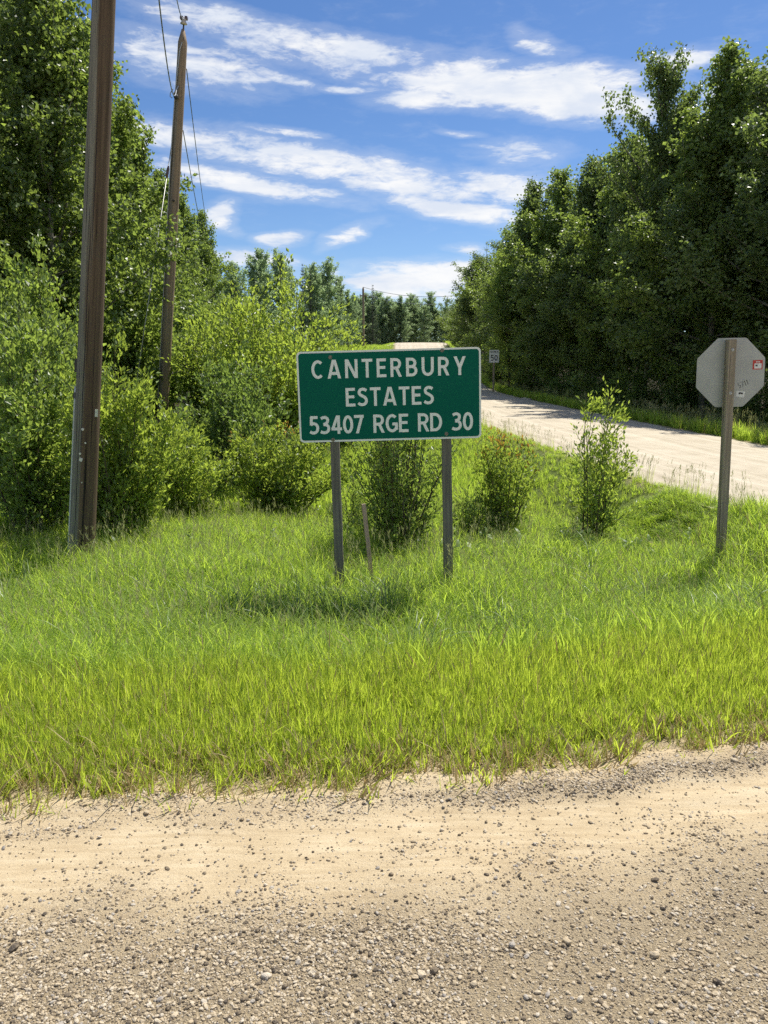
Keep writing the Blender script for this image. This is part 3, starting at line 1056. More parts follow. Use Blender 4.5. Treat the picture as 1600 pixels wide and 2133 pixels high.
def make_broadleaf(seed, H=12.0, cr=1.7, nb=60, nl=22000, ls=0.085, base=0.14, form='poplar', leafm='leaf_poplar', barkm='bark_poplar', trunk_r=0.11):
    r = np.random.default_rng(seed)
    g = Geo()
    K = 9
    wob = np.cumsum(r.normal(0, 0.05, (K + 1, 2)), 0)
    wob -= wob[0]
    tp = [Vector((wob[k][0], wob[k][1], H * 0.98 * k / K - (0.15 if k == 0 else 0))) for k in range(K + 1)]
    g.tube(tp, [trunk_r * (1 - 0.93 * k / K) ** 0.9 * (1.25 if k == 0 else 1) for k in range(K + 1)], 7)

    def tr(t):
        q = t * K
        i = min(int(q), K - 1)
        return tp[i].lerp(tp[i + 1], q - i)
    segs = []
    az = r.uniform(0, 6.28)
    for b in range(nb):
        t = base + (0.985 - base) * ((b + r.uniform(0, 1)) / nb) ** 0.92
        az += 2.4 + r.normal(0, 0.35)
        u = (t - base) / (1 - base)
        if form == 'poplar':
            prof = (0.66 + 0.34 * math.sin(math.pi * min(1, u * 1.35 + 0.15))) * (1 - u ** 3.2) + 0.12
            elv = R(8 + 50 * u + r.normal(0, 10))
        elif form == 'round':
            prof = math.sqrt(max(0.02, 1 - (1.75 * (u - 0.42)) ** 2)) if abs(u - 0.42) < 0.57 else 0.16
            elv = R(8 + 55 * u + r.normal(0, 10))
        else:
            prof = (1 - u) ** 0.75 + 0.06
            elv = R(10 + 40 * u + r.normal(0, 8))
        ln = cr * prof * (r.uniform(0.55, 1.05) if r.random() < 0.75 else r.uniform(1.05, 1.4))
        d = Vector((math.cos(az) * math.cos(elv), math.sin(az) * math.cos(elv), math.sin(elv)))
        p0 = tr(t)
        pts = [p0]
        for k in range(1, 5):
            dd = d + Vector((0, 0, 0.10 * k)) + Vector(r.normal(0, 0.10, 3))
            pts.append(pts[-1] + dd.normalized() * ln / 4)
        g.tube(pts, [0.022 * (ln / 1.5) ** 0.8 * (1 - 0.85 * k / 4) + 0.003 for k in range(5)], 4)
        for k in range(1, 4):
            segs.append((pts[k], pts[k + 1]))
        for j in range(6):
            k = r.integers(1, 5)
            q = pts[k - 1].lerp(pts[k], r.random())
            dd = (d + Vector(r.normal(0, 0.75, 3)) + Vector((0, 0, 0.25))).normalized()
            e = q + dd * ln * r.uniform(0.18, 0.42)
            if j < 3:
                g.tube([q, e], [0.007, 0.003], 3)
            segs.append((q, e))
    segs.append((tr(0.9), tr(0.999)))
    # side leaders give the crown several tips
    for b in range(5 if form == 'poplar' else 3):
        t = r.uniform(0.35, 0.66)
        a = r.uniform(0, 6.283)
        q = tr(t)
        top = H * r.uniform(0.74, 0.95)
        rr_ = cr * r.uniform(0.35, 0.75) * (1.25 - top / H * 0.6)
        pts = [q]
        for k in range(1, 6):
            f = k / 5
            pts.append(Vector((q.x + math.cos(a) * rr_ * f ** 0.7, q.y + math.sin(a) * rr_ * f ** 0.7, q.z + (top - q.z) * f)))
        g.tube(pts, [0.035 * (1 - 0.9 * k / 5) for k in range(6)], 4)
        for j in range(22):
            f = r.uniform(0.25, 1.0) * 5
            k = min(int(f), 4)
            p0 = pts[k].lerp(pts[k + 1], f - k)
            e = R(r.uniform(5, 60))
            a2 = r.uniform(0, 6.283)
            ln = cr * 0.42 * (1.15 - 0.8 * f / 5) * r.uniform(0.6, 1.2)
            segs.append((p0, p0 + Vector((math.cos(a2) * math.cos(e), math.sin(a2) * math.cos(e), math.sin(e))) * ln))
    S_ = [(tuple(a), tuple(b)) for a, b in segs]
    # leaf clumps: a share spread along twigs, a share in tight bunches
    n1 = int(nl * 0.55)
    P1, D1 = seg_points(S_, n1, r, 0.10)
    nc = nl // 26
    C, DC = seg_points(S_, nc, r, 0.10, 0.3)
    i = r.integers(0, nc, nl - n1)
    P2 = C[i] + r.normal(0, 0.115, (nl - n1, 3))
    P = np.concatenate([P1, P2])
    D = np.concatenate([D1, DC[i]])
    A = unit(nl, r) * 0.8 + D * 0.35 + np.array([0, 0, -0.55])
    N = unit(nl, r) + np.array([0, 0, 0.55])
    L = ls * r.uniform(0.7, 1.25, nl)
    V, Q = leaves_np(P, A, N, L, L * r.uniform(0.70, 0.95, nl))
    return g.mesh('trunk', M[barkm], True), mesh_np('crown', V, Q, M[leafm])


def make_conifer(seed, H=11.0, cr=1.7, nl=16000, sparse=1.0, leafm='needle'):
    r = np.random.default_rng(seed)
    g = Geo()
    g.tube([(0, 0, -0.1), (0.03, 0, H * 0.5), (0, 0.02, H)], [0.13, 0.07, 0.008], 6)
    segs = []
    z = H * 0.06
    while z < H * 0.99:
        u = z / H
        nb = 7 if u < 0.8 else 5
        a0 = r.uniform(0, 6.28)
        for k in range(nb):
            a = a0 + k * 6.283 / nb + r.normal(0, 0.2)
            ln = cr * ((1 - u) ** 0.85 + 0.04) * r.uniform(0.7, 1.2)
            p = Vector((0, 0, z + r.normal(0, 0.05)))
            pts = [p]
            for j in range(4):
                e = R(-12 + 14 * j + 25 * u)
                pts.append(pts[-1] + Vector((math.cos(a) * math.cos(e), math.sin(a) * math.cos(e), math.sin(e))) * ln / 4)
            g.tube(pts, [0.016, 0.013, 0.010, 0.007, 0.003], 3)
            for j in range(4):
                segs.append((tuple(pts[j]), tuple(pts[j + 1])))
                for s in (-1, 1):
                    q = pts[j + 1]
                    e = q + Vector((math.cos(a + s * 0.9), math.sin(a + s * 0.9), -0.12)) * ln * 0.22 * (1 - 0.15 * j)
                    segs.append((tuple(q), tuple(e)))
        z += H * 0.035 * sparse * r.uniform(0.8, 1.2)
    P, D = seg_points(segs, nl, r, 0.035)
    A = D + unit(nl, r) * 0.8
    N = unit(nl, r) + np.array([0, 0, 0.6])
    L = 0.12 * r.uniform(0.7, 1.3, nl)
    V, Q = leaves_np(P, A, N, L, L * 0.22, 0.1)
    return g.mesh('trunk', M['bark_dark'], True), mesh_np('crown', V, Q, M[leafm])


def make_shrub(seed, H=2.5, rad=0.9, ns=20, nl=9000, ls=0.052, lw=0.36, leafm='leaf_willow', tipm=None, tip_from=0.75, tip_share=0.6, bare=0.10, twigs=10, spreading=0.48):
    """many stemmed shrub: stems fan out of one root, side twigs, leaves set along the twigs"""
    r = np.random.default_rng(seed)
    g = Geo()
    segs = []
    for s in range(ns):
        a = r.uniform(0, 6.283)
        q = rad * 0.22 * math.sqrt(r.random())
        p = Vector((q * math.cos(a), q * math.sin(a), -0.06))
        out = a + r.normal(0, 0.5)
        f = math.sqrt(r.random()) if s else 0.05
        tgt = Vector((math.cos(out) * rad * 0.86 * f, math.sin(out) * rad * 0.86 * f, H * (0.97 - spreading * f ** 2.2) * r.uniform(0.80, 1.0)))
        mid = Vector((p.x * 0.5 + tgt.x * 0.30, p.y * 0.5 + tgt.y * 0.30, tgt.z * 0.55))
        hh = (tgt - p).length
        K = 6
        pts = []
        for k in range(K + 1):
            u = k / K
            pts.append(p * (1 - u) ** 2 + mid * (2 * u * (1 - u)) + tgt * u * u + Vector(r.normal(0, 0.012 * hh / 2, 3)) * u)
        r0 = 0.006 + 0.0055 * H * 0.5
        g.tube(pts, [r0 * (1 - 0.85 * k / K) for k in range(K + 1)], 5)
        for k in range(1, K):
            segs.append((tuple(pts[k]), tuple(pts[k + 1])))
        for j in range(twigs):
            u = bare + (0.98 - bare) * (j + r.random()) / twigs
            i = min(int(u * K), K - 1)
            b = pts[i].lerp(pts[i + 1], u * K - i)
            aa = r.uniform(0, 6.283)
            tl = R(r.uniform(20, 80))
            d = Vector((math.cos(aa) * math.sin(tl), math.sin(aa) * math.sin(tl), math.cos(tl)))
            l = min(rad, 0.55 * H) * r.uniform(0.26, 0.62) * (1.15 - 0.70 * u)
            m = b + d * l * 0.55 + Vector((0, 0, 0.03 * l))
            e = m + (d + Vector((0, 0, 0.35))).normalized() * l * 0.5
            g.tube([b, m, e], [r0 * 0.35, r0 * 0.25, 0.0012], 3)
            segs.append((tuple(b), tuple(m)))
            segs.append((tuple(m), tuple(e)))
    P, D = seg_points(segs, nl, r, 0.030 * max(1, H / 2.2))
    if H > 1.4:
        nc = nl // 22
        q = r.integers(0, nl, nc)
        n2 = int(nl * 0.5)
        i2 = r.integers(0, nc, n2)
        P[:n2] = P[q][i2] + r.normal(0, 0.030 * H ** 0.75, (n2, 3))
        D[:n2] = D[q][i2]
    k = (P[:, 2] > H * bare) | (r.random(nl) < 0.25)
    P, D = P[k], D[k]
    n = len(P)
    A = D * 0.9 + unit(n, r) * 0.75 + np.array([0, 0, 0.1])
    N = unit(n, r) + np.array([0, 0, 0.7])
    L = ls * r.uniform(0.65, 1.3, n)
    V, Q = leaves_np(P, A, N, L, L * lw * r.uniform(0.8, 1.25, n))
    mats = [M[leafm]]
    mi = np.zeros(n, np.int32)
    if tipm:
        mats.append(M[tipm])
        hz = P[:, 2] / H
        clump = vnoise(P[:, 0] * 1.2, P[:, 1] * 1.2 + P[:, 2], seed, 12, 0.5, 3)
        pr = smoothstep(tip_from, 1.0, hz + 0.12 * clump) * tip_share
        mi = (r.random(n) < pr).astype(np.int32)
    return g.mesh('stems', M['twig'], True), mesh_np('foliage', V, Q, mats, mi)


def put_tree(name, proto, parts, x, y, h, protoH, label, cat, group=None, wid=1.0, z=None):
    zz = float(ground(x, y)) if z is None else z
    s = h / protoH
    root = thing(name, label, cat, (x, y, zz), random.uniform(0, 6.28), group, scale=(s * wid, s * wid, s))
    for nm, me in zip(parts, proto):
        obj(nm, me, root)
    return root


TC = ('trunk', 'crown')
POP = [make_broadleaf(10 + i, 12, 2.35 + 0.25 * (i % 3), 66, 33000, 0.125, 0.07 + 0.03 * (i % 2), 'poplar') for i in range(5)]
POPD = [make_broadleaf(30 + i, 12, 2.5 + 0.2 * i, 62, 30000, 0.122, 0.16, 'poplar' if i != 1 else 'round', 'leaf_dark') for i in range(3)]
RND = [make_broadleaf(40 + i, 8, 2.7, 60, 30000, 0.088, 0.06, 'round', 'leaf_poplar' if i else 'leaf_willow', 'bark_dark', 0.09) for i in range(2)]
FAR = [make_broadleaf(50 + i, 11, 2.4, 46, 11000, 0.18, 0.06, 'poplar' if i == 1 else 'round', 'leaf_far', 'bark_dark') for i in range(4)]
CON = [make_conifer(60, 11, 1.7), make_conifer(61, 11, 1.35), make_conifer(62, 11, 2.0, 8000, 1.7, 'leaf_dark')]

ORD = ['first', 'second', 'third', 'fourth', 'fifth', 'sixth', 'seventh', 'eighth', 'ninth', 'tenth', 'eleventh', 'twelfth', 'thirteenth', 'fourteenth', 'fifteenth', 'sixteenth']


def top_h(x, y, py):
    """height of a tree at (x, y) whose tip shows at photo row py"""
    return px_at(800, py, y).z - float(ground(x, y))


def build_woods():
    # left wood, front row going away: (x, y, row of the tip, proto, label)
    Lf = [(-9.3, 15.0, -330, 0, 'tall poplar filling the upper left corner left of the big pole'),
          (-7.9, 18.6, -150, 1, 'tall poplar directly behind the big utility pole'),
          (-8.2, 22.3, 45, 2, 'dense poplar whose crown edge stands just right of the big pole'),
          (-8.5, 26.2, 205, 3, 'poplar with its tip beside the top wires of the slim pole'),
          (-9.4, 30.5, 262, 4, 'poplar crown passing behind the slim utility pole'),
          (-10.1, 36.0, 345, 0, 'narrow poplar just right of the slim pole, first behind it'),
          (-10.9, 42.5, 402, 1, 'narrow poplar right of the slim pole, second behind it'),
          (-11.2, 49.5, 440, 2, 'lowest narrow poplar just before the transformer pole'),
          (-12.9, 55.5, 492, 3, 'thin poplar standing immediately left of the transformer pole')]
    for i, (x, y, py, k, lb) in enumerate(Lf):
        put_tree('poplar_tree', POP[k], TC, x, y, top_h(x, y, py), 12, lb, 'tree', 'poplars along the edge of the left wood', 1.0 if i < 5 else 0.9)
    for (x, y, h, k) in [(-12.2, 15.5, 14, 0), (-11.2, 20, 14, 1), (-14, 20, 15, 2), (-10.6, 24.5, 13.5, 0), (-13.5, 26, 14, 1), (-11, 29.5, 12.6, 2), (-14.5, 32, 13, 0),
                         (-12, 35, 12, 1), (-13.5, 41, 12, 2), (-14, 48, 11.5, 0), (-16.5, 38, 12, 1), (-15.5, 55, 11.5, 1), (-16, 25, 14, 0), (-15.5, 16, 14, 1), (-17, 62, 10, 2), (-19, 46, 11.5, 0)]:
        put_tree('poplar_tree', POPD[k], TC, x, y, h, 12, 'poplar standing deep inside the wood left of the poles', 'tree', 'inner trees of the left wood')
    # mid distance on the left, beyond the bright shrubs
    Lm = [(-15.5, 70, 540, 0), (-14.3, 76, 545, 1), (-12.6, 80, 528, 2), (-11.0, 84, 530, 3), (-13.5, 88, 545, 0), (-8.4, 95, 545, 1), (-6.9, 98, 545, 3), (-5.9, 103, 580, 0),
          (-9.5, 104, 560, 2), (-12, 98, 545, 1), (-5.0, 110, 602, 1), (-4.4, 117, 620, 2), (-8, 114, 590, 3), (-16, 84, 555, 2)]
    nm = ['behind the bright shrub nearest the transformer pole', 'over the left shoulder of the bright shrub', 'over the middle of the bright shrub', 'over the right shoulder of the bright shrub',
          'half hidden behind the row over the bright shrub', 'right of the two dark spruces, tallest', 'second right of the two dark spruces', 'third right of the two dark spruces',
          'behind the gap by the dark spruces', 'behind the row left of the dark spruces', 'at the low end of the slope left of the far pole', 'just left of the far pole', 'behind the slope end near the far pole', 'farthest back behind the transformer pole']
    for (x, y, py, k), q in zip(Lm, nm):
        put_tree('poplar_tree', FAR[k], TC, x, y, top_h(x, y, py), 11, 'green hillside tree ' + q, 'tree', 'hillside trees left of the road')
    for (x, y, py, k, w, lb) in [(-9.4, 92, 548, 1, 0.8, 'slim dark spruce, left one of the pair over the bright shrub'), (-8.3, 90, 556, 1, 0.7, 'slim dark spruce, right one of the pair over the bright shrub'),
                                 (-1.8, 127, 592, 0, 0.9, 'pointed dark spruce just right of the far pole'), (8.5, 66.5, 502, 2, 0.85, 'tall loose dark conifer at the road end of the right wood')]:
        put_tree('spruce_tree', CON[k], TC, x, y, top_h(x, y, py), 11, lb, 'spruce', None, w)
    # tree line beyond the crest
    r = random.Random(4)
    for i in range(30):
        x = -9 + 32 * (i + r.uniform(-0.3, 0.3)) / 30
        y = r.uniform(134, 142) + 0.25 * abs(x)
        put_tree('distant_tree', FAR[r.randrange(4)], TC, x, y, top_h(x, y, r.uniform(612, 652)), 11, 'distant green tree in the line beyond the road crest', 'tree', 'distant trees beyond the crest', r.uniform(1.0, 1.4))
    for i in range(22):
        x = -36 + 72 * (i + r.uniform(-0.3, 0.3)) / 22
        y = r.uniform(148, 165)
        put_tree('distant_tree', FAR[r.randrange(4)], TC, x, y, top_h(x, y, r.uniform(622, 655)), 11, 'distant green tree in the line beyond the road crest', 'tree', 'distant trees beyond the crest', r.uniform(1.0, 1.4))
    # right wood, front row
    Rf = [(14.2, 22.5, 40, 0), (13.9, 27.5, 62, 2), (12.3, 30.2, 92, 3), (11.55, 34.6, 150, 4), (11.3, 37.3, 270, 1), (11.2, 41.6, 318, 0), (10.2, 46.0, 352, 2), (9.75, 50.0, 372, 3), (10.0, 58.0, 440, 4),
          (8.9, 72.0, 540, 1), (8.6, 80.0, 575, 0), (9.9, 92.0, 620, 2)]
    nm = ['tall dark poplar beyond the stop sign at the right edge', 'tall dark poplar rising straight behind the stop sign', 'high crowned poplar next left of the one behind the stop sign', 'pointed poplar standing out against the broad white cloud',
          'lower poplar left of the pointed one', 'poplar rising above the small bare looking sapling', 'bushy poplar over the road verge, right of the stepped skyline', 'poplar at the step of the skyline above the speed sign',
          'poplar left of the skyline step, over the speed sign', 'dark tree nearest the road behind the speed sign', 'dark tree at the road bend beyond the speed sign', 'small dark tree where the right wood meets the crest']
    for i, ((x, y, py, k), q) in enumerate(zip(Rf, nm)):
        pr = POPD[k % 3] if i % 2 else POP[k]
        put_tree('poplar_tree', pr, TC, x, y, top_h(x, y, py), 12, q, 'tree', 'poplars along the edge of the right wood', (0.85 if i == 3 else 1.16) if y < 52 else 1.4)
    for (x, y, h, k) in [(16.6, 24, 13.5, 0), (17, 30, 14, 1), (15.2, 33.5, 14.2, 2), (14.2, 38.5, 13.2, 0), (17.5, 40, 14, 1), (13.6, 44, 12.8, 2), (13.0, 50, 12.5, 0), (16, 52, 13, 1), (12.6, 57, 12, 2), (15, 62, 12, 0),
                         (9.8, 63.5, 10.6, 1), (9.3, 76, 9.0, 2), (9.2, 86, 7.6, 0), (12.4, 47, 13, 0), (13.2, 40.5, 13.5, 2), (11.8, 66, 11, 1), (12.0, 74, 10, 2), (12.5, 84, 9.0, 0), (14, 96, 8.5, 1), (19, 34, 14, 2), (20, 46, 13, 0), (18, 58, 12, 2), (16.5, 19, 12, 1), (12.5, 104, 8, 2), (16, 76, 10, 1)]:
        put_tree('poplar_tree', POPD[k], TC, x, y, h, 12, 'dark poplar standing deep inside the wood right of the road', 'tree', 'inner trees of the right wood', 1.3)
    # rounded small trees under the right wood
    for (x, y, h, k, lb) in [(7.9, 49, 7.6, 0, 'rounded pale green willow leaning over the road by the speed sign'), (9.4, 44.5, 5.6, 1, 'rounded bushy tree right of the pale willow'),
                             (11.0, 38.6, 6.4, 1, 'bushy low tree in the middle of the right wood edge'), (12.4, 33.6, 6.8, 1, 'bushy low tree left of the stop sign under the poplars'),
                             (13.2, 29.5, 6.2, 0, 'bushy low tree behind the stop sign plate'),
                             (10.4, 43.0, 7.4, 0, 'taller bushy tree filling the gap behind the driveway'), (8.9, 56.0, 7.0, 1, 'bushy tree farthest up the road beside the speed sign')]:
        put_tree('willow_tree', RND[k], TC, x, y, h, 8, lb, 'tree', 'low trees along the right wood edge')


build_woods()

SF = ('stems', 'foliage')


def shrub(name, label, x, y, h, seed, group=None, **kw):
    me = make_shrub(seed, H=h, **kw)
    root = thing(name, label, 'shrub', (x, y, float(ground(x, y))), 0, group)
    for nm, m in zip(SF, me):
        obj(nm, m, root)
    return me, root


def build_shrubs():
    L = 'shrubs left of the sign'
    shrub('willow_shrub', 'tall leafy willow shrub right behind the foot of the big pole', -3.4, 9.9, 2.85, 301, L, rad=1.05, ns=26, nl=12580, ls=0.078, lw=0.46, leafm='leaf_bright')
    shrub('willow_shrub', 'dense willow shrub left of the big pole at the picture edge', -4.75, 10.4, 3.3, 302, L, rad=1.3, ns=24, nl=11840, ls=0.081, lw=0.55, leafm='leaf_willow')
    shrub('willow_shrub', 'yellow green willow shrub spilling over the grass right of the big pole', -2.95, 11.4, 1.75, 303, L, rad=0.95, ns=24, nl=8510, ls=0.068, lw=0.45, leafm='leaf_bright', bare=0.05)
    shrub('willow_shrub', 'round low shrub with orange tinted tips left of the sign', -1.72, 12.4, 1.68, 304, L, rad=1.45, ns=38, nl=14060, ls=0.068, lw=0.45, leafm='leaf_bright', tipm='leaf_red', tip_from=0.80, tip_share=0.5, bare=0.04, spreading=0.40)
    shrub('willow_shrub', 'dark leafy shrub behind the round low shrub', -2.9, 15.0, 2.9, 305, L, rad=1.6, ns=26, nl=11840, ls=0.088, lw=0.55, leafm='leaf_shade', bare=0.03)
    shrub('willow_shrub', 'biggest bright yellow green shrub, rounded, behind left of the sign', -2.75, 19.8, 5.25, 306, L, rad=2.9, ns=46, nl=29600, ls=0.111, lw=0.52, leafm='leaf_bright', twigs=13, bare=0.03)
    shrub('willow_shrub', 'bright shrub between the slim pole and the biggest shrub', -4.7, 21.6, 4.1, 307, L, rad=1.7, ns=26, nl=14800, ls=0.099, lw=0.52, leafm='leaf_willow', bare=0.03)
    shrub('willow_shrub', 'green shrub sloping down behind the sign top left corner', -1.35, 21.5, 3.3, 308, L, rad=1.6, ns=26, nl=13320, ls=0.101, lw=0.52, leafm='leaf_willow', bare=0.03)
    shrub('willow_shrub', 'low shrub in front of the slim pole foot', -3.9, 14.3, 1.75, 309, L, rad=1.2, ns=24, nl=9620, ls=0.075, lw=0.48, leafm='leaf_bright', bare=0.04)
    shrub('willow_shrub', 'high shrub at the left picture edge under the poplars', -6.2, 12.6, 4.4, 310, L, rad=1.8, ns=28, nl=17760, ls=0.099, lw=0.6, leafm='leaf_poplar', bare=0.03)
    shrub('willow_shrub', 'high green shrub left of the big pole behind the front shrubs', -6.5, 14.8, 5.0, 311, L, rad=1.6, ns=28, nl=19240, ls=0.101, lw=0.6, leafm='leaf_willow', bare=0.03)
    shrub('willow_shrub', 'high green shrub filling the gap between the two poles', -6.6, 20.8, 5.8, 312, L, rad=1.8, ns=28, nl=18500, ls=0.104, lw=0.6, leafm='leaf_willow', bare=0.03)
    shrub('willow_shrub', 'tall shrub behind the slim pole', -6.8, 21.8, 6.2, 313, L, rad=2.2, ns=30, nl=19240, ls=0.117, lw=0.65, leafm='leaf_poplar', bare=0.03)
    shrub('willow_shrub', 'shrub right behind the slim pole at its lower half', -4.6, 23.4, 4.6, 314, L, rad=2.2, ns=28, nl=17760, ls=0.114, lw=0.55, leafm='leaf_shade', bare=0.03)
    shrub('willow_shrub', 'small shrub on the slope under the far pole', -2.4, 42, 3.0, 315, L, rad=2.0, ns=24, nl=8140, ls=0.143, lw=0.55, leafm='leaf_willow', bare=0.03)
    shrub('willow_shrub', 'dark low bush beside the far left verge', -4.6, 60, 3.4, 316, L, rad=2.6, ns=24, nl=8140, ls=0.182, lw=0.65, leafm='leaf_poplar', bare=0.03)
    N = 'shrubs around the sign posts'
    shrub('willow_shrub', 'dark stemmed willow shrub standing between the two sign posts', 0.22, 9.7, 2.78, 320, N, rad=0.95, ns=30, nl=8800, ls=0.064, lw=0.42, leafm='leaf_willow', tipm='leaf_crimson', tip_from=0.93, tip_share=0.5, bare=0.06, spreading=0.40)
    shrub('willow_shrub', 'compact shrub with orange red tips just right of the sign', 1.63, 10.4, 1.74, 321, N, rad=0.58, ns=18, nl=4600, ls=0.058, lw=0.44, leafm='leaf_bright', tipm='leaf_red', tip_from=0.62, tip_share=0.85, bare=0.07, spreading=0.30)
    shrub('willow_sapling', 'slender airy willow sapling between the sign and the stop sign', 2.78, 10.3, 2.25, 322, N, rad=1.0, ns=14, nl=3700, ls=0.066, lw=0.42, leafm='leaf_bright', bare=0.06, twigs=11, spreading=0.55)
    shrub('willow_sapling', 'low leafy sprout between the sign post and the compact shrub', 1.12, 10.2, 0.95, 323, N, rad=0.5, ns=14, nl=2600, ls=0.048, lw=0.38, leafm='leaf_willow', bare=0.05)
    shrub('willow_sapling', 'thin leafy sprout left of the dark stemmed shrub', -0.40, 10.6, 1.3, 324, N, rad=0.5, ns=12, nl=2600, ls=0.048, lw=0.38, leafm='leaf_willow', bare=0.05)
    G = 'undergrowth bushes below the right wood'
    for (x, y, h, s, lm, lb) in [(10.6, 33.5, 2.6, 330, 'leaf_willow', 'pale bush on the verge under the right wood, behind the sapling'), (11.8, 30.5, 2.2, 331, 'leaf_poplar', 'low bush next right of the pale verge bush'),
                                 (13.1, 26.8, 2.4, 332, 'leaf_poplar', 'low bush at the right edge behind the stop sign post'), (9.6, 41.0, 2.2, 333, 'leaf_shade', 'dark low bush beside the driveway mouth'),
                                 (7.6, 53, 3.2, 334, 'leaf_willow', 'light bush behind the speed sign post'), (8.9, 47.0, 3.0, 335, 'leaf_poplar', 'leafy bush between the speed sign and the driveway')]:
        shrub('verge_bush', lb, x, y, h, s, G, rad=1.5, ns=20, nl=10000, ls=0.085, lw=0.55, leafm=lm, bare=0.03)


build_shrubs()


# ---------------------------------------------------------------- lettering
def arc(cx, cy, rx, ry, a0, a1, n=18):
    return [(cx + rx * math.cos(R(a0 + (a1 - a0) * i / n)), cy + ry * math.sin(R(a0 + (a1 - a0) * i / n))) for i in range(n + 1)]


def catmull(P, k=5):
    out = []
    Q = [P[0]] + list(P) + [P[-1]]
    for i in range(1, len(Q) - 2):
        p0, p1, p2, p3 = Q[i - 1], Q[i], Q[i + 1], Q[i + 2]
        for j in range(k):
            t = j / k
            out.append(tuple(0.5 * (2 * p1[c] + (p2[c] - p0[c]) * t + (2 * p0[c] - 5 * p1[c] + 4 * p2[c] - p3[c]) * t * t + (3 * p1[c] - p0[c] - 3 * p2[c] + p3[c]) * t ** 3) for c in (0, 1)))
    out.append(P[-1])
    return out


SW = 0.155
h_ = SW / 2
GL = {
    'C': (0.64, [('p', arc(0.36, 0.5, 0.277, 0.418, 48, 312, 26))]),
    'A': (0.74, [('d', (0.085, 0), (0.345, 1)), ('d', (0.655, 0), (0.395, 1)), ('p', [(0.17, 0.27), (0.57, 0.27)])]),
    'N': (0.68, [('p', [(h_, 0), (h_, 1)]), ('p', [(0.68 - h_, 0), (0.68 - h_, 1)]), ('d', (0.095, 1), (0.585, 0))]),
    'T': (0.58, [('p', [(0, 1 - h_), (0.58, 1 - h_)]), ('p', [(0.29, 0), (0.29, 0.95)])]),
    'E': (0.52, [('p', [(h_, 0), (h_, 1)]), ('p', [(0.1, h_), (0.52, h_)]), ('p', [(0.1, 0.52), (0.47, 0.52)]), ('p', [(0.1, 1 - h_), (0.51, 1 - h_)])]),
    'R': (0.62, [('p', [(h_, 0), (h_, 1)]), ('p', [(0.1, 1 - h_)] + arc(0.30, 0.695, 0.205, 0.2225, 90, -90, 14) + [(0.1, 0.4725)]), ('d', (0.33, 0.45), (0.53, 0))]),
    'B': (0.62, [('p', [(h_, 0), (h_, 1)]), ('p', [(0.1, 1 - h_)] + arc(0.29, 0.72, 0.195, 0.1975, 90, -90, 14) + [(0.1, 0.5225)]), ('p', [(0.1, 0.5225)] + arc(0.32, 0.3025, 0.215, 0.22, 90, -90, 14) + [(0.1, h_)])]),
    'U': (0.66, [('p', [(h_, 1), (h_, 0.36)] + arc(0.33, 0.36, 0.2475, 0.2775, 180, 360, 16) + [(0.66 - h_, 1)])]),
    'Y': (0.66, [('d', (0.085, 1), (0.33, 0.40)), ('d', (0.575, 1), (0.33, 0.40)), ('p', [(0.33, 0), (0.33, 0.47)])]),
    'S': (0.56, [('p', catmull([(0.49, 0.83), (0.40, 0.895), (0.28, 0.917), (0.15, 0.87), (0.095, 0.755), (0.14, 0.63), (0.27, 0.55), (0.39, 0.475), (0.47, 0.37), (0.465, 0.22), (0.39, 0.12), (0.27, 0.083), (0.15, 0.10), (0.04, 0.17)]))]),
    'G': (0.68, [('p', arc(0.36, 0.5, 0.277, 0.418, 48, 325, 26)), ('p', [(0.37, 0.46), (0.66, 0.46)]), ('p', [(0.595, 0.5), (0.595, 0.14)])]),
    'D': (0.66, [('p', [(h_, 0), (h_, 1)]), ('p', [(0.1, 1 - h_)] + arc(0.27, 0.5, 0.305, 0.4175, 90, -90, 20) + [(0.1, h_)])]),
    'M': (0.80, [('p', [(h_, 0), (h_, 1)]), ('p', [(0.80 - h_, 0), (0.80 - h_, 1)]), ('d', (0.1, 1), (0.4, 0.2)), ('d', (0.7, 1), (0.4, 0.2))]),
    'X': (0.64, [('d', (0.09, 0), (0.55, 1)), ('d', (0.55, 0), (0.09, 1))]),
    'I': (0.17, [('p', [(h_, 0), (h_, 1)])]),
    '1': (0.34, [('p', [(0.25, 0), (0.25, 1)]), ('d', (0.22, 0.97), (0.08, 0.78))]),
    '0': (0.57, [('p', arc(0.285, 0.5, 0.2025, 0.4175, 0, 360, 32))]),
    '3': (0.55, [('p', catmull([(0.06, 0.85), (0.17, 0.905), (0.29, 0.915), (0.40, 0.85), (0.425, 0.73), (0.36, 0.60), (0.19, 0.535)])), ('p', catmull([(0.19, 0.535), (0.38, 0.49), (0.465, 0.37), (0.455, 0.22), (0.37, 0.12), (0.25, 0.085), (0.13, 0.095), (0.03, 0.15)]))]),
    '4': (0.60, [('p', [(0.42, 0), (0.42, 1)]), ('d', (0.375, 1), (0.085, 0.27)), ('p', [(0.02, 0.27), (0.60, 0.27)])]),
    '5': (0.55, [('p', [(0.48, 1 - h_), (0.10, 1 - h_)]), ('d', (0.145, 1), (0.12, 0.50)), ('p', catmull([(0.11, 0.53), (0.22, 0.585), (0.34, 0.57), (0.44, 0.475), (0.47, 0.33), (0.42, 0.17), (0.31, 0.095), (0.18, 0.085), (0.04, 0.15)]))]),
    '7': (0.53, [('p', [(0, 1 - h_), (0.53, 1 - h_)]), ('d', (0.44, 0.95), (0.16, 0))]),
}


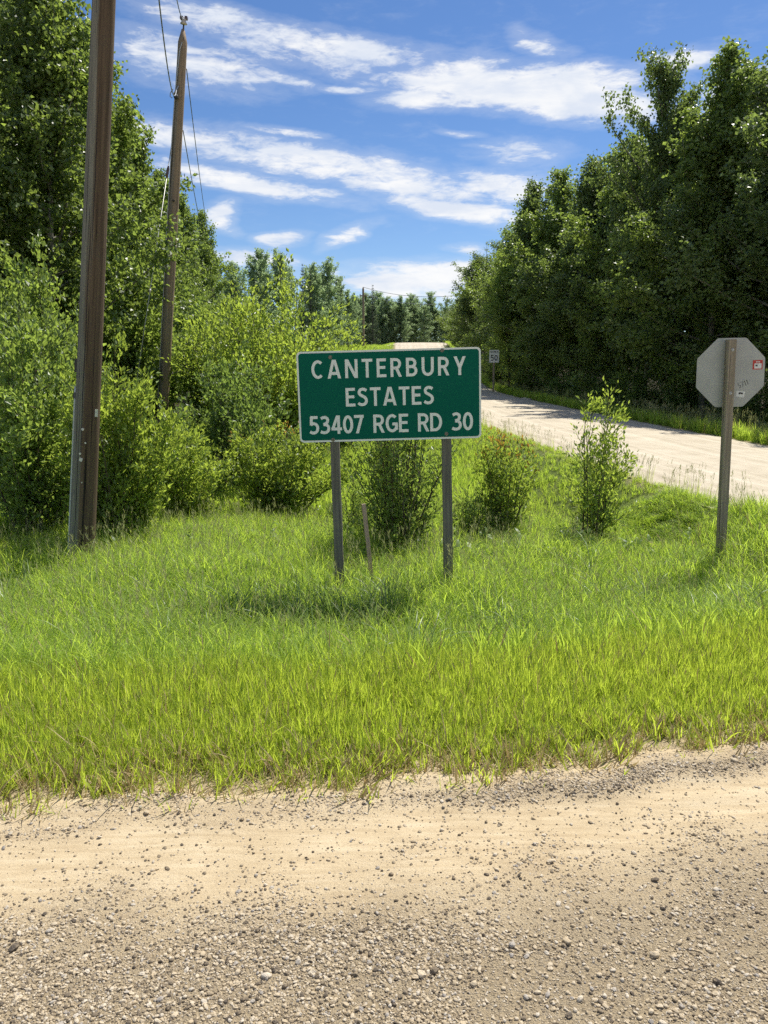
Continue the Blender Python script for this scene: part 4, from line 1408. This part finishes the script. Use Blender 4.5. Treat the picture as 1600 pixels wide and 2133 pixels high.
def text_geo(s, width, cap, y_front, x0, z0, depth=0.0012, weight=None, space=0.42):
    """block lettering as thin raised strips standing on a plate that faces -y; fills `width`"""
    sw = (weight or SW)
    adv = []
    nat = 0
    for i, ch in enumerate(s):
        w = space if ch == ' ' else GL[ch][0]
        adv.append(w)
        nat += w
    gaps = len(s) - 1
    gap = (width / cap - nat) / max(gaps, 1)
    g = Geo()
    words = [g]
    x = 0
    k = 0
    for ch, w in zip(s, adv):
        if ch == ' ':
            g = Geo()
            words.append(g)
        else:
            for st in GL[ch][1]:
                k += 1
                yf = y_front - depth - 0.00008 * (k % 5)
                if st[0] == 'd':
                    (ax, az), (bx, bz) = st[1], st[2]
                    L = math.hypot(bx - ax, bz - az)
                    wx = sw / 2 * L / abs(bz - az)
                    poly = [(ax - wx, az), (ax + wx, az), (bx + wx, bz), (bx - wx, bz)]
                    if bz < az:
                        poly = poly[::-1]
                    g.prism([(x0 + (x + p) * cap, z0 + q * cap) for p, q in poly], yf, y_front)
                else:
                    P = st[1]
                    n = len(P)
                    closed = math.hypot(P[0][0] - P[-1][0], P[0][1] - P[-1][1]) < 1e-6
                    Ls, Rs = [], []
                    for i in range(n):
                        a = P[i - 1] if i else (P[-2] if closed else P[0])
                        b = P[i + 1] if i < n - 1 else (P[1] if closed else P[-1])
                        dx, dz = b[0] - a[0], b[1] - a[1]
                        l = math.hypot(dx, dz) or 1
                        nx_, nz_ = -dz / l * sw / 2, dx / l * sw / 2
                        Ls.append((P[i][0] + nx_, P[i][1] + nz_))
                        Rs.append((P[i][0] - nx_, P[i][1] - nz_))
                    b0 = len(g.V)
                    for p in range(n):
                        for q in (Ls[p], Rs[p]):
                            for yy in (yf, y_front):
                                g.V.append(Vector((x0 + (x + q[0]) * cap, yy, z0 + q[1] * cap)))
                    for p in range(n - 1):
                        a = b0 + p * 4
                        c = a + 4
                        g.F += [(a + 2, c + 2, c, a), (a, c, c + 1, a + 1), (a + 3, c + 3, c + 2, a + 2)]
                    if not closed:
                        g.F += [(b0, b0 + 1, b0 + 3, b0 + 2), (b0 + 4 * n - 4, b0 + 4 * n - 2, b0 + 4 * n - 1, b0 + 4 * n - 3)]
        x += w + gap
    return words


def round_rect(w, h, r, n=6):
    P = []
    for cx, cz, a0 in ((w / 2 - r, h / 2 - r, 0), (-w / 2 + r, h / 2 - r, 90), (-w / 2 + r, -h / 2 + r, 180), (w / 2 - r, -h / 2 + r, 270)):
        P += arc(cx, cz, r, r, a0, a0 + 90, n)
    return P


def square_post(w, d, z0, z1, name, m, lean=(0, 0), cham=0.006, nz=12, seed=0):
    """sawn timber post with eased edges and a slightly uneven face"""
    r = random.Random(seed)
    V, F = [], []
    ring = [(-w / 2 + cham, -d / 2), (w / 2 - cham, -d / 2), (w / 2, -d / 2 + cham), (w / 2, d / 2 - cham), (w / 2 - cham, d / 2), (-w / 2 + cham, d / 2), (-w / 2, d / 2 - cham), (-w / 2, -d / 2 + cham)]
    for i in range(nz + 1):
        u = i / nz
        z = z0 + (z1 - z0) * u
        ox, oy = r.gauss(0, 0.0012), r.gauss(0, 0.0012)
        for x, y in ring:
            V.append((x + ox + lean[0] * (z - z0), y + oy + lean[1] * (z - z0), z))
    for i in range(nz):
        for k in range(8):
            F.append((i * 8 + k, i * 8 + (k + 1) % 8, (i + 1) * 8 + (k + 1) % 8, (i + 1) * 8 + k))
    F.append(tuple(nz * 8 + k for k in range(8)))
    F.append(tuple(k for k in range(8))[::-1])
    me = bpy.data.meshes.new(name)
    me.from_pydata(V, [], F)
    me.materials.append(m)
    me.update()
    return me


def bolt_geo(x, z, y, r=0.011):
    g = Geo()
    g.tube([(x, y, z), (x, y - 0.0015, z)], [r * 1.7, r * 1.7], 14, True)
    g.tube([(x, y - 0.0015, z), (x, y - 0.008, z)], [r, r * 0.92], 6, True)
    return g


def build_main_sign():
    W, Hh = 1.775, 0.872
    yb = 7.55
    c = px_at(811.5, 823.5, yb)
    gz = float(ground(c.x, yb))
    root = thing('estate_sign', 'green estate name sign with white lettering on two grey wooden posts', 'sign', (c.x, yb, gz), rot=(0, R(-1.55), 0))
    zc = c.z - gz
    xo = 0.027 * zc
    xo = math.tan(R(1.55)) * zc
    # plate, face and border
    g = Geo().prism([(x + xo, z + zc) for x, z in round_rect(W, Hh, 0.042)], -0.0032, 0.0)
    obj('plate', g.mesh('plate', M['white_paint']), root)
    g = Geo().prism([(x + xo, z + zc) for x, z in round_rect(W - 0.036, Hh - 0.036, 0.030)], -0.0040, -0.0033)
    obj('face', g.mesh('face', M['green']), root)
    b = zc - Hh / 2
    for s, wd, cx, base, cap in (('CANTERBURY', 1.490, -0.003, 0.700, 0.178), ('ESTATES', 0.855, 0.002, 0.388, 0.178), ('53407 RGE RD 30', 1.600, 0.008, 0.088, 0.178)):
        for g in text_geo(s, wd, cap, -0.0040, xo + cx - wd / 2, b + base * Hh):
            obj('lettering', g.mesh('lettering', M['white_paint']), root)
    for px, py in ((688, 741), (921, 733), (694, 913), (930, 907)):
        q = px_at(px, py, yb)
        lx = (q.x - c.x) + math.tan(R(1.55)) * (q.z - gz) * 1.0
        obj('bolt', bolt_geo(lx, q.z - gz, -0.0041).mesh('bolt', M['rust_bolt']), root)
    for i, (pxb, pxt, wd) in enumerate(((709, 697, 0.088), (940, 931, 0.092))):
        xb = px_at(pxb, 1185, yb).x - c.x
        xt = px_at(pxt, 930, yb).x - c.x
        me = square_post(wd, 0.088, -0.30, zc + Hh / 2 - 0.03, 'post', M['post_wood'], seed=i)
        zt = px_at(pxt, 930, yb).z - gz
        o = obj('post', me, root, (xt + math.tan(R(1.55)) * zt, 0.0465, 0))
    return root


build_main_sign()


def build_stop_sign():
    y = 8.5
    top = px_at(1525, 707, y)
    bot = px_at(1502, 1160, y)
    gx = bot.x + 0.02
    gz = float(ground(gx, y))
    lean = math.atan2(top.x - bot.x, top.z - bot.z)
    root = thing('stop_sign', 'bare grey back of an octagonal stop sign on a brown wooden post', 'sign', (gx, y, gz), rot=(0, lean, 0))
    H = top.z - gz
    obj('post', square_post(0.088, 0.090, -0.35, H, 'post', M['stop_wood'], seed=9, cham=0.008), root, (-0.022, 0, 0))
    cz = px_at(1525, 776, y).z - gz
    cx = 0.008
    w = 0.742
    Rr = w / 2 / math.cos(R(22.5))
    oc = [(cx + Rr * math.cos(R(22.5 + 45 * k)), cz + Rr * math.sin(R(22.5 + 45 * k))) for k in range(8)]
    P = []
    for k in range(8):   # eased corners
        a, b_, c_ = Vector(oc[k - 1]), Vector(oc[k]), Vector(oc[(k + 1) % 8])
        e = 0.018
        p, q = b_ + (a - b_).normalized() * e, b_ + (c_ - b_).normalized() * e
        P += [tuple(p), tuple(b_ * 0.5 + (p + q) * 0.25), tuple(q)]
    yp = 0.0475
    g = Geo().prism(P, yp, yp + 0.003)
    obj('plate', g.mesh('plate', M['alu']), root)
    # labels on the back
    def local(px, py):
        q = px_at(px, py, y)
        return (q.x - gx) * math.cos(lean) - (q.z - gz) * math.sin(lean), (q.z - gz) * math.cos(lean) + (q.x - gx) * math.sin(lean)
    x0, z0 = local(1572.5, 769.5)
    x1, z1 = local(1594.5, 749.5)
    xc, zc, hw, hh = (x0 + x1) / 2 - 0.004, (z0 + z1) / 2, abs(x1 - x0) / 2, abs(z1 - z0) / 2
    lab = obj('sticker', Geo().box((xc, yp - 0.0004, zc), (hw, 0.0004, hh)).mesh('sticker', M['red_label']), root)
    lab['label'] = 'red sticker with a white field'
    obj('sticker_field', Geo().box((xc + 0.003, yp - 0.0010, zc - hh * 0.26), (hw * 0.72, 0.0002, hh * 0.55)).mesh('sticker_field', M['white_label']), lab)
    g = Geo()
    for k in range(3):
        g.box((xc - hw * 0.25 + k * hw * 0.27, yp - 0.0010, zc + hh * 0.62), (hw * 0.10, 0.0002, hh * 0.13))
    g2 = Geo().box((xc - hw * 0.22, yp - 0.0014, zc - hh * 0.16), (hw * 0.22, 0.0002, hh * 0.18))
    obj('sticker_print', g.mesh('sticker_print', M['white_label']), lab)
    obj('sticker_print', g2.mesh('sticker_print', M['ink_grey']), lab)
    x0, z0 = local(1546.5, 821)
    Mx = Matrix.Rotation(R(8), 4, 'Y')
    lab = obj('sticker', Geo().box((x0, yp - 0.0004, z0), (0.046, 0.0004, 0.032), Mx).mesh('sticker', M['white_label']), root)
    lab['label'] = 'small white sticker with a dark mark'
    g = Geo().box((x0 + 0.004, yp - 0.0010, z0 + 0.010), (0.022, 0.0002, 0.008), Mx).box((x0 + 0.019, yp - 0.00115, z0 + 0.002), (0.006, 0.0002, 0.007), Mx).box((x0 - 0.012, yp - 0.0012, z0 + 0.004), (0.008, 0.0002, 0.006), Mx)
    obj('sticker_print', g.mesh('sticker_print', M['black']), lab)
    # felt pen number
    hx, hz = local(1545, 809)
    strokes = [[(0.25, 1), (0.0, 0.95), (0.05, 0.55), (0.28, 0.5), (0.22, 0.15), (-0.05, 0.05)], [(0.42, 1), (0.85, 1.0), (0.55, 0.0)], [(0.98, 0.75), (1.12, 1.0), (1.08, 0.0)], [(1.4, 0.75), (1.52, 1.0), (1.46, 0.0)]]
    g = Geo()
    ca, sa = math.cos(R(24)), math.sin(R(24))
    for st in strokes:
        pts = []
        for u, v in st:
            u, v = u * 0.068, v * 0.055
            pts.append((hx + u * ca - v * sa, yp - 0.0005, hz + u * sa + v * ca))
        g.tube(pts, 0.0028, 4)
    obj('handwriting', g.mesh('handwriting', M['ink_grey']), root)
    for dz in (0.24, -0.22):
        obj('bolt', bolt_geo(-0.022, cz + dz, -0.0455, 0.010).mesh('bolt', M['galv']), root)
    return root


build_stop_sign()


def build_speed_sign():
    y = 48
    c = px_at(1028.5, 742, y)
    gx = c.x + 0.02
    gz = float(ground(gx, y))
    root = thing('speed_sign', 'small white speed limit sign reading fifty across the side road', 'sign', (gx, y, gz))
    zc = c.z - gz
    obj('post', square_post(0.10, 0.09, -0.3, zc + 0.36, 'post', M['stop_wood'], seed=3), root)
    W, Hh = 0.60, 0.76
    obj('plate', Geo().prism([(x, z + zc) for x, z in round_rect(W, Hh, 0.035)], -0.0535, -0.050).mesh('plate', M['white_paint']), root)
    g = text_geo('MAXIMUM', 0.48, 0.095, -0.0535, -0.24, zc + Hh / 2 - 0.165, 0.002)[0]
    obj('lettering', g.mesh('lettering', M['black']), root)
    g = text_geo('50', 0.435, 0.36, -0.0535, -0.2175, zc - Hh / 2 + 0.10, 0.002, 0.135)[0]
    obj('lettering', g.mesh('lettering', M['black']), root)


build_speed_sign()


def build_stake():
    b = px_at(771, 1175, 7.9)
    t = px_at(757, 1049, 7.9)
    gz = float(ground(b.x, 7.9))
    d = (t - b).normalized()
    top = t
    base = b + d * ((gz - 0.15 - b.z) / d.z)
    lean = math.atan2(d.x, d.z)
    o = obj('survey_stake', None)
    L = (top - base).length
    me = square_post(0.042, 0.020, 0, L, 'survey_stake', M['lath'], seed=4, cham=0.002)
    bpy.data.objects.remove(o)
    o = obj('survey_stake', me, None, base, (0, lean, R(12)))
    tag(o, 'thin leaning pinkish wooden stake between the sign posts', 'stake')


build_stake()


# ---------------------------------------------------------------- utility poles and wires
def pole_mesh(H, r0, r1, m, nz=26, sides=22, seed=0, roof=0.25):
    r = random.Random(seed)
    V, F = [], []
    zs = [-0.5 + (H + 0.5 - roof * r1) * i / nz for i in range(nz + 1)]
    ph = [r.uniform(0, 6.28) for _ in range(4)]
    for i, z in enumerate(zs):
        rr = r0 + (r1 - r0) * max(0, z) / H
        for k in range(sides):
            a = 6.2832 * k / sides
            q = rr * (1 + 0.012 * math.sin(3 * a + ph[0] + z * 0.6) + 0.008 * math.sin(7 * a + ph[1] - z * 0.4) + 0.006 * math.sin(z * 3 + ph[2]))
            V.append((q * math.cos(a), q * math.sin(a), z))
    for i in range(nz):
        for k in range(sides):
            F.append((i * sides + k, i * sides + (k + 1) % sides, (i + 1) * sides + (k + 1) % sides, (i + 1) * sides + k))
    # roofed (gabled) top
    b = nz * sides
    t0 = len(V)
    for k in range(sides):
        a = 6.2832 * k / sides
        x, y, z = V[b + k]
        V.append((x * 0.35, y * 0.95, H if True else z))
    for k in range(sides):
        F.append((b + k, b + (k + 1) % sides, t0 + (k + 1) % sides, t0 + k))
    F.append(tuple(t0 + k for k in range(sides)))
    F.append(tuple(range(sides))[::-1])
    me = bpy.data.meshes.new('shaft')
    me.from_pydata(V, [], F)
    me.materials.append(m)
    me.update()
    me.polygons.foreach_set('use_smooth', np.ones(len(F), dtype=bool))
    return me


def pole_frame(base, top):
    d = (top - base).normalized()
    return d.to_track_quat('Z', 'Y').to_euler() if False else (Vector((0, 0, 1)).rotation_difference(d)).to_euler(), (top - base).length


def sag(a, b, s, n=24, low=0.5):
    a, b = Vector(a), Vector(b)
    return [a.lerp(b, i / n) - Vector((0, 0, s * 4 * (i / n) * (1 - i / n))) for i in range(n + 1)]


def cable(name, label, pts, r, m, group=None):
    o = obj(name, Geo().tube(pts, r, 5, True).mesh(name, m, True))
    return tag(o, label, 'cable', group)


def build_poles():
    # the big near pole
    y = 8.7
    b = px_at(171, 1140, y)
    t = px_at(217, 0, y)
    d = (t - b).normalized()
    gz = float(ground(b.x, y))
    base = b + d * ((gz - b.z) / d.z)
    H1 = 10.4
    rot, _ = pole_frame(base, t)
    root = thing('utility_pole', 'big weathered wooden utility pole leaning right, running out of the picture top', 'pole', base, rot=rot)
    r0, r1 = 0.141, 0.098
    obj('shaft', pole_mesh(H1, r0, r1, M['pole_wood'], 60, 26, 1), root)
    rr = lambda z: r0 + (r1 - r0) * z / H1
    g = Geo()
    a = R(188)
    g.tube([(math.cos(a) * (rr(z) + 0.006), math.sin(a) * (rr(z) + 0.006), z) for z in np.linspace(-0.1, 2.15, 12)], 0.013, 8, True)
    obj('conduit', g.mesh('conduit', M['plastic_grey'], True), root)
    for z in (2.05, 2.38):
        g = Geo()
        g.box((-rr(z) - 0.008, -0.01, z), (0.014, 0.022, 0.035 if z < 2.2 else 0.075))
        obj('bracket', g.mesh('bracket', M['steel_dark']), root)
    g = Geo()
    rk = random.Random(8)
    for (z0, z1, a0, w) in ((0.9, 3.9, R(-98), 0.0045), (3.3, 5.6, R(-80), 0.0035), (1.6, 2.9, R(-120), 0.003), (0.1, 1.5, R(-72), 0.0035)):
        pts, n = [], 26
        for k in range(n + 1):
            z = z0 + (z1 - z0) * k / n
            a0 += rk.gauss(0, 0.012)
            q = rr(z) - 0.001
            pts.append((math.cos(a0) * q, math.sin(a0) * q, z))
        g.tube(pts, [w * math.sin(math.pi * (k + 0.3) / (n + 0.6)) for k in range(n + 1)], 5)
    o = obj('drying_check', g.mesh('drying_check', M['black'], True), root)
    u = lambda px, py: (px_at(px, py, y) - base)
    inv = Euler(rot).to_matrix().inverted()
    for (px, py, s) in ((182, 893, 0.016), (187, 921, 0.011), (176.5, 943, 0.013), (180, 1002, 0.008)):
        q = inv @ u(px, py)
        ang = math.asin(max(-0.95, min(0.95, q.x / rr(q.z))))
        n = Vector((math.sin(ang), -math.cos(ang), 0))
        p = n * (rr(q.z) - 0.002) + Vector((0, 0, q.z))
        g = Geo().tube([p, p + n * 0.008], [s, s * 0.9], 10, True)
        obj('nail_head', g.mesh('nail_head', M['nail_white']), root)
    for (px, py, w, h, an) in ((204.5, 860, 0.020, 0.042, 0), (178.5, 955, 0.018, 0.020, 18)):
        q = inv @ u(px, py)
        ang = math.asin(max(-0.9, min(0.9, q.x / rr(q.z))))
        n = Vector((math.sin(ang), -math.cos(ang), 0))
        p = n * (rr(q.z) + 0.004) + Vector((0, 0, q.z))
        Mx = Matrix.Rotation(ang, 4, 'Z') @ Matrix.Rotation(R(an), 4, 'Y')
        obj('tag_plate', Geo().box(p, (w, 0.003, h), Mx).mesh('tag_plate', M['nail_white']), root)
    P1 = lambda z, off=(0, 0): base + Euler(rot).to_matrix() @ Vector((off[0], off[1], z))
    # the slim pole farther back
    y2 = 20.0
    b2 = px_at(341, 810, y2)
    t2 = px_at(382, 64, y2)
    d2 = (t2 - b2).normalized()
    gz2 = float(ground(b2.x, y2))
    base2 = b2 + d2 * ((gz2 - b2.z) / d2.z)
    rot2, H2 = pole_frame(base2, t2)
    root2 = thing('utility_pole', 'slim grey brown utility pole with pointed top and insulator, behind the shrubs', 'pole', base2, rot=rot2)
    s0, s1 = 0.150, 0.108
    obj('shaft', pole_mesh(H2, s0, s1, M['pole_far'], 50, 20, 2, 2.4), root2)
    m2 = Euler(rot2).to_matrix()
    P2 = lambda x, yy, z: base2 + m2 @ Vector((x, yy, z))
    obj('insulator_pin', Geo().tube([(0, 0, H2 - 0.05), (0, 0, H2 + 0.19)], [0.022, 0.018], 8, True).mesh('insulator_pin', M['steel_dark'], True), root2)
    ins = Geo().tube([(0, 0, H2 + 0.13), (0, 0, H2 + 0.15), (0, 0, H2 + 0.19), (0, 0, H2 + 0.21), (0, 0, H2 + 0.25), (0, 0, H2 + 0.29)], [0.03, 0.085, 0.06, 0.045, 0.07, 0.03], 12, True)
    obj('insulator', ins.mesh('insulator', M['porcelain'], True), root2)
    obj('clamp', Geo().box((-0.05, 0, H2 + 0.27), (0.035, 0.06, 0.03)).box((0.055, 0, H2 + 0.28), (0.03, 0.05, 0.03)).mesh('clamp', M['brown_porcelain']), root2)
    zb = H2 - 1.55
    obj('insulator', Geo().tube([(-0.03, -0.14, zb), (-0.03, -0.20, zb), (-0.03, -0.24, zb), (-0.03, -0.27, zb)], [0.03, 0.055, 0.055, 0.03], 12, True).mesh('insulator', M['steel_dark'], True), root2)
    g = Geo().tube([(0.02, -0.118, H2 - 0.30), (-0.02, -0.125, H2 - 0.45), (-0.05, -0.125, H2 - 0.9), (-0.085, -0.115, H2 - 1.5), (-0.10, -0.11, H2 - 2.4), (-0.11, -0.11, H2 - 4.5), (-0.10, -0.12, 1.5)], 0.012, 6)
    obj('ground_wire', g.mesh('ground_wire', M['guy'], True), root2)
    obj('deadend_clamp', Geo().tube([(0.0, -0.14, H2 - 1.28), (-0.11, -0.16, H2 - 1.50)], 0.017, 6, True).tube([(-0.14, -0.1, H2 - 1.35), (-0.2, -0.1, H2 - 1.45), (-0.2, -0.1, H2 - 1.52), (-0.15, -0.1, H2 - 1.55)], 0.012, 5).mesh('deadend_clamp', M['galv'], True), root2)
    obj('bolt', Geo().tube([(0.03, -0.11, H2 - 3.9), (0.03, -0.16, H2 - 3.9)], 0.025, 8, True).mesh('bolt', M['steel_dark'], True), root2)
    # wires near pole -> slim pole
    cable('power_line', 'upper overhead wire coming from the big pole to the slim pole tip', sag(P1(10.2), P2(0, 0, H2 + 0.27), 1.15, 40), 0.011, M['wire'], 'wires between the two poles')
    cable('power_line', 'lower overhead wire hanging deep from the big pole to the slim pole', sag(P1(9.0, (0.1, 0)), P2(-0.05, -0.12, H2 - 1.35), 1.35, 40), 0.011, M['wire'], 'wires between the two poles')
    # guy strand on the left
    gt = P2(-0.13, 0, H2 - 2.55)
    ga = px_at(300, 690, 19.0)
    dirv = (ga - gt).normalized()
    gg = float(ground(ga.x, ga.y))
    end = gt + dirv * ((gg - gt.z) / dirv.z)
    gw = thing('guy_wire', 'straight steel guy wire slanting down left of the slim pole', 'cable', end)
    obj('strand', Geo().tube([gt - end, Vector((0, 0, 0))], 0.010, 5, True).mesh('strand', M['guy'], True), gw)
    q = gt - end
    obj('strain_insulator', Geo().tube([q * 0.93, q * 0.92, q * 0.90, q * 0.89], [0.015, 0.035, 0.035, 0.015], 8, True).mesh('strain_insulator', M['brown_porcelain'], True), gw)
    for f in (0.55, 0.66):
        obj('clamp', Geo().tube([q * f, q * (f - 0.012)], [0.026, 0.026], 8, True).mesh('clamp', M['porcelain'], True), gw)
    # transformer pole
    y3 = 59.0
    b3 = px_at(443, 600, y3)
    gz3 = float(ground(b3.x, y3))
    top3 = px_at(443, 506, y3)
    root3 = thing('transformer_pole', 'distant dark pole carrying a grey transformer can at the end of the poplars', 'pole', (b3.x, y3, gz3))
    H3 = top3.z - gz3
    obj('shaft', pole_mesh(H3, 0.17, 0.13, M['pole_far'], 10, 10, 3, 3), root3)
    zt = px_at(455, 570, y3).z - gz3
    g = Geo().tube([(0, 0, zt - 0.42), (0, 0, zt - 0.38), (0, 0, zt + 0.36), (0, 0, zt + 0.42), (0, 0, zt + 0.46)], [0.20, 0.25, 0.25, 0.27, 0.12], 16, True)
    o = obj('transformer', g.mesh('transformer', M['tank_grey'], True), root3, (0.46, -0.05, 0))
    obj('bushing', Geo().tube([(0.46, -0.05, zt + 0.44), (0.46, -0.05, zt + 0.56), (0.46, -0.05, zt + 0.70)], [0.06, 0.04, 0.02], 8, True).mesh('bushing', M['porcelain'], True), root3)
    obj('mount', Geo().box((0.2, -0.03, zt), (0.14, 0.04, 0.06)).mesh('mount', M['galv']), root3)
    P3 = lambda z: Vector((b3.x, y3, gz3 + z))
    cable('power_line', 'far overhead wire from the slim pole tip to the transformer pole', sag(P2(0.1, 0.1, H2 - 0.8), P3(H3 + 0.1), 0.9, 40), 0.012, M['wire'], 'wires from the slim pole onward')
    cable('power_line', 'lower far overhead wire from the slim pole to the transformer pole', sag(P2(0.1, 0.1, H2 - 2.2), P3(H3 - 0.9), 0.9, 40), 0.012, M['wire'], 'wires from the slim pole onward')
    # far thin pole by the road
    y4 = 112.0
    b4 = px_at(757, 706, y4)
    t4 = px_at(760, 598, y4)
    gz4 = float(ground(b4.x, y4))
    root4 = thing('utility_pole', 'far thin dark pole beside the road below the crest', 'pole', (b4.x, y4, gz4))
    H4 = t4.z - gz4
    obj('shaft', pole_mesh(H4, 0.19, 0.14, M['steel_dark'] if False else M['pole_far'], 10, 8, 5, 2), root4)
    obj('crossarm', Geo().box((0, -0.17, H4 - 1.2), (0.5, 0.06, 0.08)).mesh('crossarm', M['pole_far']), root4)
    for dx in (-0.42, 0.42):
        obj('insulator', Geo().tube([(dx, -0.17, H4 - 1.12), (dx, -0.17, H4 - 0.95)], [0.07, 0.05], 7, True).mesh('insulator', M['porcelain']), root4)
    P4 = Vector((b4.x, y4, gz4 + H4))
    cable('power_line', 'thin wire crossing the low white cloud above the far tree line', sag(P4, px_at(1010, 606, 100.0), 1.0, 24), 0.03, M['wire'], 'wires over the road crest')
    cable('power_line', 'lower thin wire above the far tree line', sag(P4 - Vector((0, 0, 1.0)), px_at(1010, 622, 100.0), 1.0, 24), 0.025, M['wire'], 'wires over the road crest')


build_poles()
print('triangles', sum(sum(len(p.vertices) - 2 for p in m.polygons) if len(m.polygons) < 2000 else len(m.loops) - 2 * len(m.polygons) for m in bpy.data.meshes))
